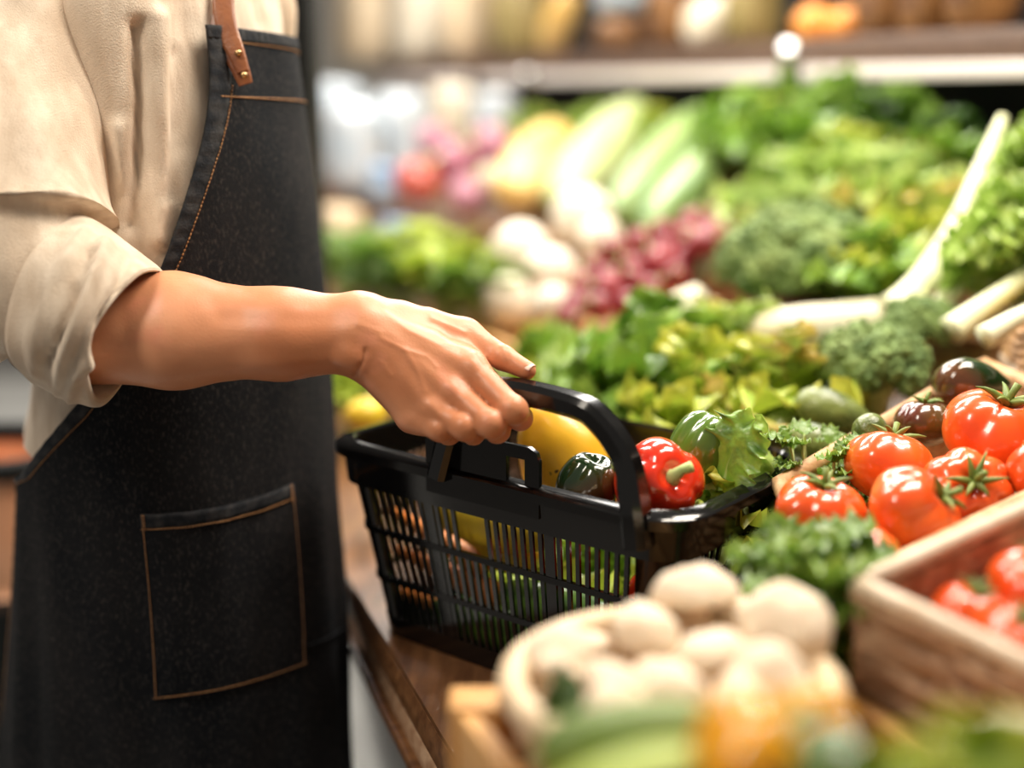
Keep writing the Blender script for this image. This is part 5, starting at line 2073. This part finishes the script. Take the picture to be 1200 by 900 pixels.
for i, (p, r, lab) in enumerate(RL):
    if i < NR:
        root_veg('radish', lab, 'radish', p, r * 0.98, 'radish', i, 'red radishes in the wooden tray', (rnd.uniform(-1.2, 1.2), rnd.uniform(-1.2, 1.2), rnd.random() * 6))
    else:
        root_veg('turnip', lab, 'turnip', p, r * 0.98, 'turnip', i, 'white turnips beside the radishes', (0.4 * math.sin(i * 2.1), 0.5 * math.cos(i * 1.3), i), leaves=False, tail=False)
# herbs
for k, (px, pb, H, lab) in enumerate([
        (410, 395, 0.135, 'leftmost bunch of green herbs beside the apron'),
        (468, 398, 0.145, 'bunch of green herbs above the wrist'),
        (525, 400, 0.145, 'bunch of green herbs above the back of the hand'),
        (565, 402, 0.115, 'rightmost bunch of green herbs beside the turnips'),
        (440, 345, 0.10, 'yellowish bunch of herbs in the rear herb row'),
        (505, 345, 0.105, 'green bunch of herbs in the rear herb row')]):
    p = on_deck(px, pb)
    p.z += 0.010
    parsley('herb_bunch', lab, p, 0.075, H, 30 + k, 46, ('herb', 'lush', 'yellow')[k % 3], group='herb bunches behind the hand', merged=True, leafs=0.046)
lp_ = P(503, 296, 2.75)
fruit('turnip', 'single white turnip on top of the herbs', 'turnip', lp_, Vector((0, 0, 1)), 0.06, lambda t: 0.028 * ell(t), 'turnip', seed=2)
for k, (px, pb, lab) in enumerate([(398, 470, 'leafy green bunch between apron and wrist'), (412, 520, 'small yellow-green bunch below the wrist beside the apron')]):
    p = on_deck(px, pb)
    p.z += 0.002
    parsley('herb_bunch', lab, p, 0.06, 0.12, 50 + k, 36, ('lush', 'yellow')[k], merged=True, leafs=0.042)
fruit('pear', 'yellow-green fruit low between apron and basket rim', 'fruit', P(428, 486, 1.72), Vector((0.8, 0.4, 0.1)), 0.06, lambda t: 0.023 * ell(t), 'lemon', seed=60)


# row of long vegetables and onions on the raised step
def long_veg(name, label, cat, p0, d0, p1, d1, r, mat, group=None, seed=0, pw=0.32, taper=0.0, leaf_end=None):
    a, b = P(*p0, d0), P(*p1, d1)
    t = fruit(name, label, cat, tuple((a + b) / 2), b - a, (b - a).length, lambda t: r * ell(t, pw) * (1 - taper * t), mat, group, seed=seed)
    return t


OL = [
        (490, 212, 3.0, 0.058, 'applered', 'round red onion nearest to the apron'),
        (535, 190, 3.05, 0.055, 'onion', 'purple onion with pale streak behind the round red one'),
        (548, 228, 2.95, 0.046, 'onion', 'small purple onion in front of the yellow squash'),
        (575, 172, 3.1, 0.060, 'onion', 'purple onion on top of the onion heap'),
        (512, 165, 3.2, 0.050, 'onion', 'pale purple onion at the back of the heap'),
        (578, 212, 3.0, 0.044, 'turnip', 'whitish onion touching the yellow squash')]
RX = relax([[P(q[0], q[1], q[2]), q[3] * 0.97] for q in OL], deck_z, 40, 1.0)
for k, (q, rx) in enumerate(zip(OL, RX)):
    root_veg('onion', q[5], 'onion', rx[0], q[3] * 0.97, q[4], 40 + k, 'onions on the raised step', (0.6 * math.sin(k), 0.6 * math.cos(k), k), leaves=True, sq_=0.9, tail=False)
long_veg('butternut_squash', 'orange-yellow squash leaning beside the onions', 'squash', (598, 232), 2.72, (655, 158), 3.0, 0.070, 'butter', None, 1)
long_veg('napa_cabbage', 'pale green long cabbage right of the squash', 'cabbage', (652, 238), 2.60, (748, 128), 3.0, 0.064, 'palegreen', 'long cabbages on the raised step', 3)
long_veg('napa_cabbage', 'narrow pale green cabbage behind the long one', 'cabbage', (640, 200), 3.05, (705, 132), 3.3, 0.048, 'palegreen', 'long cabbages on the raised step', 4)
long_veg('long_gourd', 'striped green gourd left of the pair', 'gourd', (718, 258), 2.45, (828, 134), 2.74, 0.056, 'leek', 'long striped gourds', 5)
long_veg('long_gourd', 'striped pale green gourd at the right of the pair', 'gourd', (755, 272), 2.32, (878, 142), 2.58, 0.050, 'leek', 'long striped gourds', 6)
for k, (px, pb, Rr, H, mats, sl, rf, lab) in enumerate([
        (625, 198, .08, 0.13, ['bright', 'yellow'], 0.9, 0.3, 'bright green lettuce above the orange-yellow squash'),
        (695, 198, .08, 0.15, ['bright', 'green'], 0.9, 0.3, 'green lettuce above the pale long cabbage'),
        (765, 202, .08, 0.14, ['yellow', 'bright'], 0.9, 0.3, 'yellow-green lettuce behind the striped gourds'),
        (920, 300, .10, 0.165, ['bright', 'pale', 'bright'], 1.0, 0.35, 'pale frilly lettuce right of the striped gourds'),
        (985, 290, .10, 0.17, ['bright', 'bright', 'yellow'], 1.0, 0.35, 'bright frilly lettuce above the large broccoli'),
        (1050, 300, .10, 0.15, ['bronze', 'bright', 'pale'], 1.0, 0.35, 'pinkish green frilly lettuce right of the large broccoli'),
        (1095, 325, .09, 0.13, ['bronze', 'yellow'], 1.0, 0.35, 'bronze lettuce in front of the pinkish green one'),
        (1010, 360, .09, 0.11, ['green', 'yellow'], 1.0, 0.3, 'low green lettuce behind the front broccoli'),
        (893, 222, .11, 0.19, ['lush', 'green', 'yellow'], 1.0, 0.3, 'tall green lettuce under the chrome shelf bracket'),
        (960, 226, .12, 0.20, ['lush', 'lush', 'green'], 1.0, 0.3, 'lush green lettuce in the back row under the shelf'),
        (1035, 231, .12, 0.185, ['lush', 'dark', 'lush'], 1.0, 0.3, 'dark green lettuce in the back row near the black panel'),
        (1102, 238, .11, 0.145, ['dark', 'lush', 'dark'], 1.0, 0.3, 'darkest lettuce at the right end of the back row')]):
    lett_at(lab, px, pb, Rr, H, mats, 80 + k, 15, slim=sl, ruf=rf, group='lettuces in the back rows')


def bag(name, label, cat, c, sx, sy, sz, mat, seed, rot=0.0, p=0.45, group=None, tilt=0.0):
    """plump packed bag or loaf with rounded corners"""
    def fn(th, ph):
        def pw(x):
            return math.copysign(abs(x) ** p, x)
        cx, sx_ = math.cos(th), math.sin(th)
        c_, s_ = math.cos(ph), math.sin(ph)
        q = 1 + 0.07 * noise.noise(Vector((cx * c_ * 2 + seed, sx_ * c_ * 2, s_ * 2)))
        return Vector((sx * pw(cx) * pw(c_) * q, sy * pw(sx_) * pw(c_) * q, sz * pw(s_) * q))
    o = build(name, MB().add(*ball(fn, 24, 16)), MT[mat])
    o.location = c
    o.rotation_euler = (tilt, 0, rot)
    return tag(o, label, cat, group)


# plastic packs at the far left, on the step
sang = math.atan2(SD.y, SD.x)
for k, (px, pb, sx, sy, sz, m, lab) in enumerate([
        (415, 243, 46, 26, 50, 'bagwhite', 'white plastic pack beside the apron at the far left'),
        (470, 222, 44, 26, 52, 'bagwhite', 'white plastic pack standing behind the first one'),
        (395, 205, 50, 26, 50, 'bagwhite', 'hindmost white plastic pack under the shelf'),
        (449, 262, 18, 14, 22, 'bagblue', 'blue plastic pack between the white packs and the red onion'),
        (400, 288, 36, 22, 20, 'bagbeige', 'small tan pack low beside the apron'),
        (466, 286, 26, 18, 12, 'bagblue', 'flat blue and white pack above the herbs'),
        (530, 190, 32, 20, 36, 'bagcream', 'cream pack behind the onions under the shelf'),
        (582, 178, 30, 20, 32, 'bagwhite', 'pale pack between onions and shelf rail')]):
    p = on_deck(px, pb)
    m_ = p.length / FPX * 0.98
    p.z += sz * m_ + 0.012
    bag('plastic_pack', lab, 'pack', p, sx * m_, sy * m_, sz * m_, m, k, sang)
# goods on the shelf
SHZ = 1.376


def shelf_pt(px, hz, q=1.66):
    p = sq(t_at(px, q), q, 0)
    p.z = SHZ + hz
    return p


for k, (px, sx, sy, sz, m, pw_, lab) in enumerate([
        (428, 0.16, 0.075, 0.155, 'bagbeige', 0.5, 'tan paper bag at the left end of the shelf'),
        (492, 0.12, 0.07, 0.165, 'bagcream', 0.5, 'cream bag right of the tan one on the shelf'),
        (548, 0.10, 0.07, 0.140, 'bagbeige', 0.6, 'beige bag in the middle of the left shelf'),
        (612, 0.10, 0.07, 0.110, 'bagolive', 0.6, 'olive brown bag left of the yellow squash on the shelf'),
        (725, 0.075, 0.06, 0.050, 'brownbag', 0.9, 'dark round loaf on the shelf below the white pack'),
        (790, 0.06, 0.06, 0.085, 'brownbag', 0.6, 'brown bag on the shelf above the pale rail'),
        (832, 0.060, 0.06, 0.060, 'bagcream', 0.8, 'whitish pack on the shelf left of the bracket'),
        (880, 0.050, 0.06, 0.085, 'bagolive', 0.7, 'olive pack on the shelf left of the orange'),
        (1036, 0.05, 0.06, 0.095, 'brownbag', 0.6, 'dark brown bag on the shelf right of the orange'),
        (1088, 0.048, 0.06, 0.100, 'brownbag', 0.6, 'second dark brown bag on the shelf'),
        (1145, 0.052, 0.06, 0.100, 'brownbag', 0.7, 'reddish brown bag at the right end of the shelf')]):
    bag('shelf_bag', lab, 'bag', shelf_pt(px, sz * 1.04 + 0.004), sx, sy, sz, m, 20 + k, sang, pw_, None)
p0 = shelf_pt(655, 0.098)
fruit('yellow_squash', 'yellow squash leaning on the shelf above the pale rail', 'squash', p0, SD * -0.6 + Vector((0, 0, 0.8)), 0.21, lambda t: 0.048 * ell(t, 0.4), 'butter', seed=31)
bag('shelf_bag', 'white pack on top of the dark round loaf', 'bag', shelf_pt(724, 0.168), 0.06, 0.05, 0.055, 'bagwhite', 55, sang)
p0 = shelf_pt(952, 0.045)
fruit('orange', 'orange fruit on the shelf right of the chrome bracket', 'fruit', p0, Vector((0, 0, 1)), 0.085, lambda t: 0.044 * ell(t), 'orange', seed=32)
fruit('orange', 'second orange fruit beside the first on the shelf', 'fruit', shelf_pt(990, 0.04), Vector((0, 0, 1)), 0.076, lambda t: 0.040 * ell(t), 'orange', seed=33)
# crate far behind the apron at the left picture edge
pc = P(-14, 592, 1.95)
bx = thing('storage_bin', 'peach plastic bin standing behind the apron at the left picture edge', 'bin', (pc.x, pc.y, pc.z - 0.119))


def bin_fn(u, v, o):
    th = 2 * PI * u
    k = 0.82 + 0.18 * v
    r = 0.11 * k + o
    z = v * 0.205
    return Vector((math.copysign(abs(math.cos(th)) ** 0.5, math.cos(th)) * r, math.copysign(abs(math.sin(th)) ** 0.5, math.sin(th)) * r, z))


V, F = grid(lambda u, v: bin_fn(u, v, 0), 48, 8, cu=True)
F.append(tuple(i * 9 for i in range(48)))
build('bin_body', MB().add(V, F), MT['peach'], bx, world=False)
v, f = box(0, 0, (pc.z - 0.12) / 2, 0.30, 0.26, pc.z - 0.12)
st_ = build('stool', MB().add([(x + pc.x, y + pc.y, z) for x, y, z in v], f), MT['blackpost'], smooth=False)
tag(st_, 'dark block under the peach bin at the left picture edge', 'block')
rm = [bin_fn(i / 48, 1, 0.004) for i in range(48)]
build('bin_rim', MB().add(*tube(rm, 0.016, 8, closed=True, up=(0, 0, 1))), MT['blackpost'], bx, world=False)


# ------------------------------------------------------------------ settle: nothing sinks into the stall
bpy.context.view_layer.update()


def lift_all():
    for o in list(S.objects):
        if o.parent or o.type not in {'MESH', 'EMPTY'} or 'label' not in o:
            continue
        if o['category'] in ('stall', 'shelf', 'person', 'post', 'bin', 'block', 'basket', 'crate', 'box', 'bag', 'tray'):
            continue
        worst = 0.0
        for m_ in [o] + list(o.children):
            if m_.type != 'MESH':
                continue
            mw = m_.matrix_world
            vs = m_.data.vertices
            for k in range(0, len(vs), max(1, len(vs) // 120)):
                w = mw @ vs[k].co
                if w.y > 0.6:
                    worst = max(worst, deck_z(w) + 0.001 - w.z)
        if 0 < worst < 0.10:
            o.location.z += worst


lift_all()
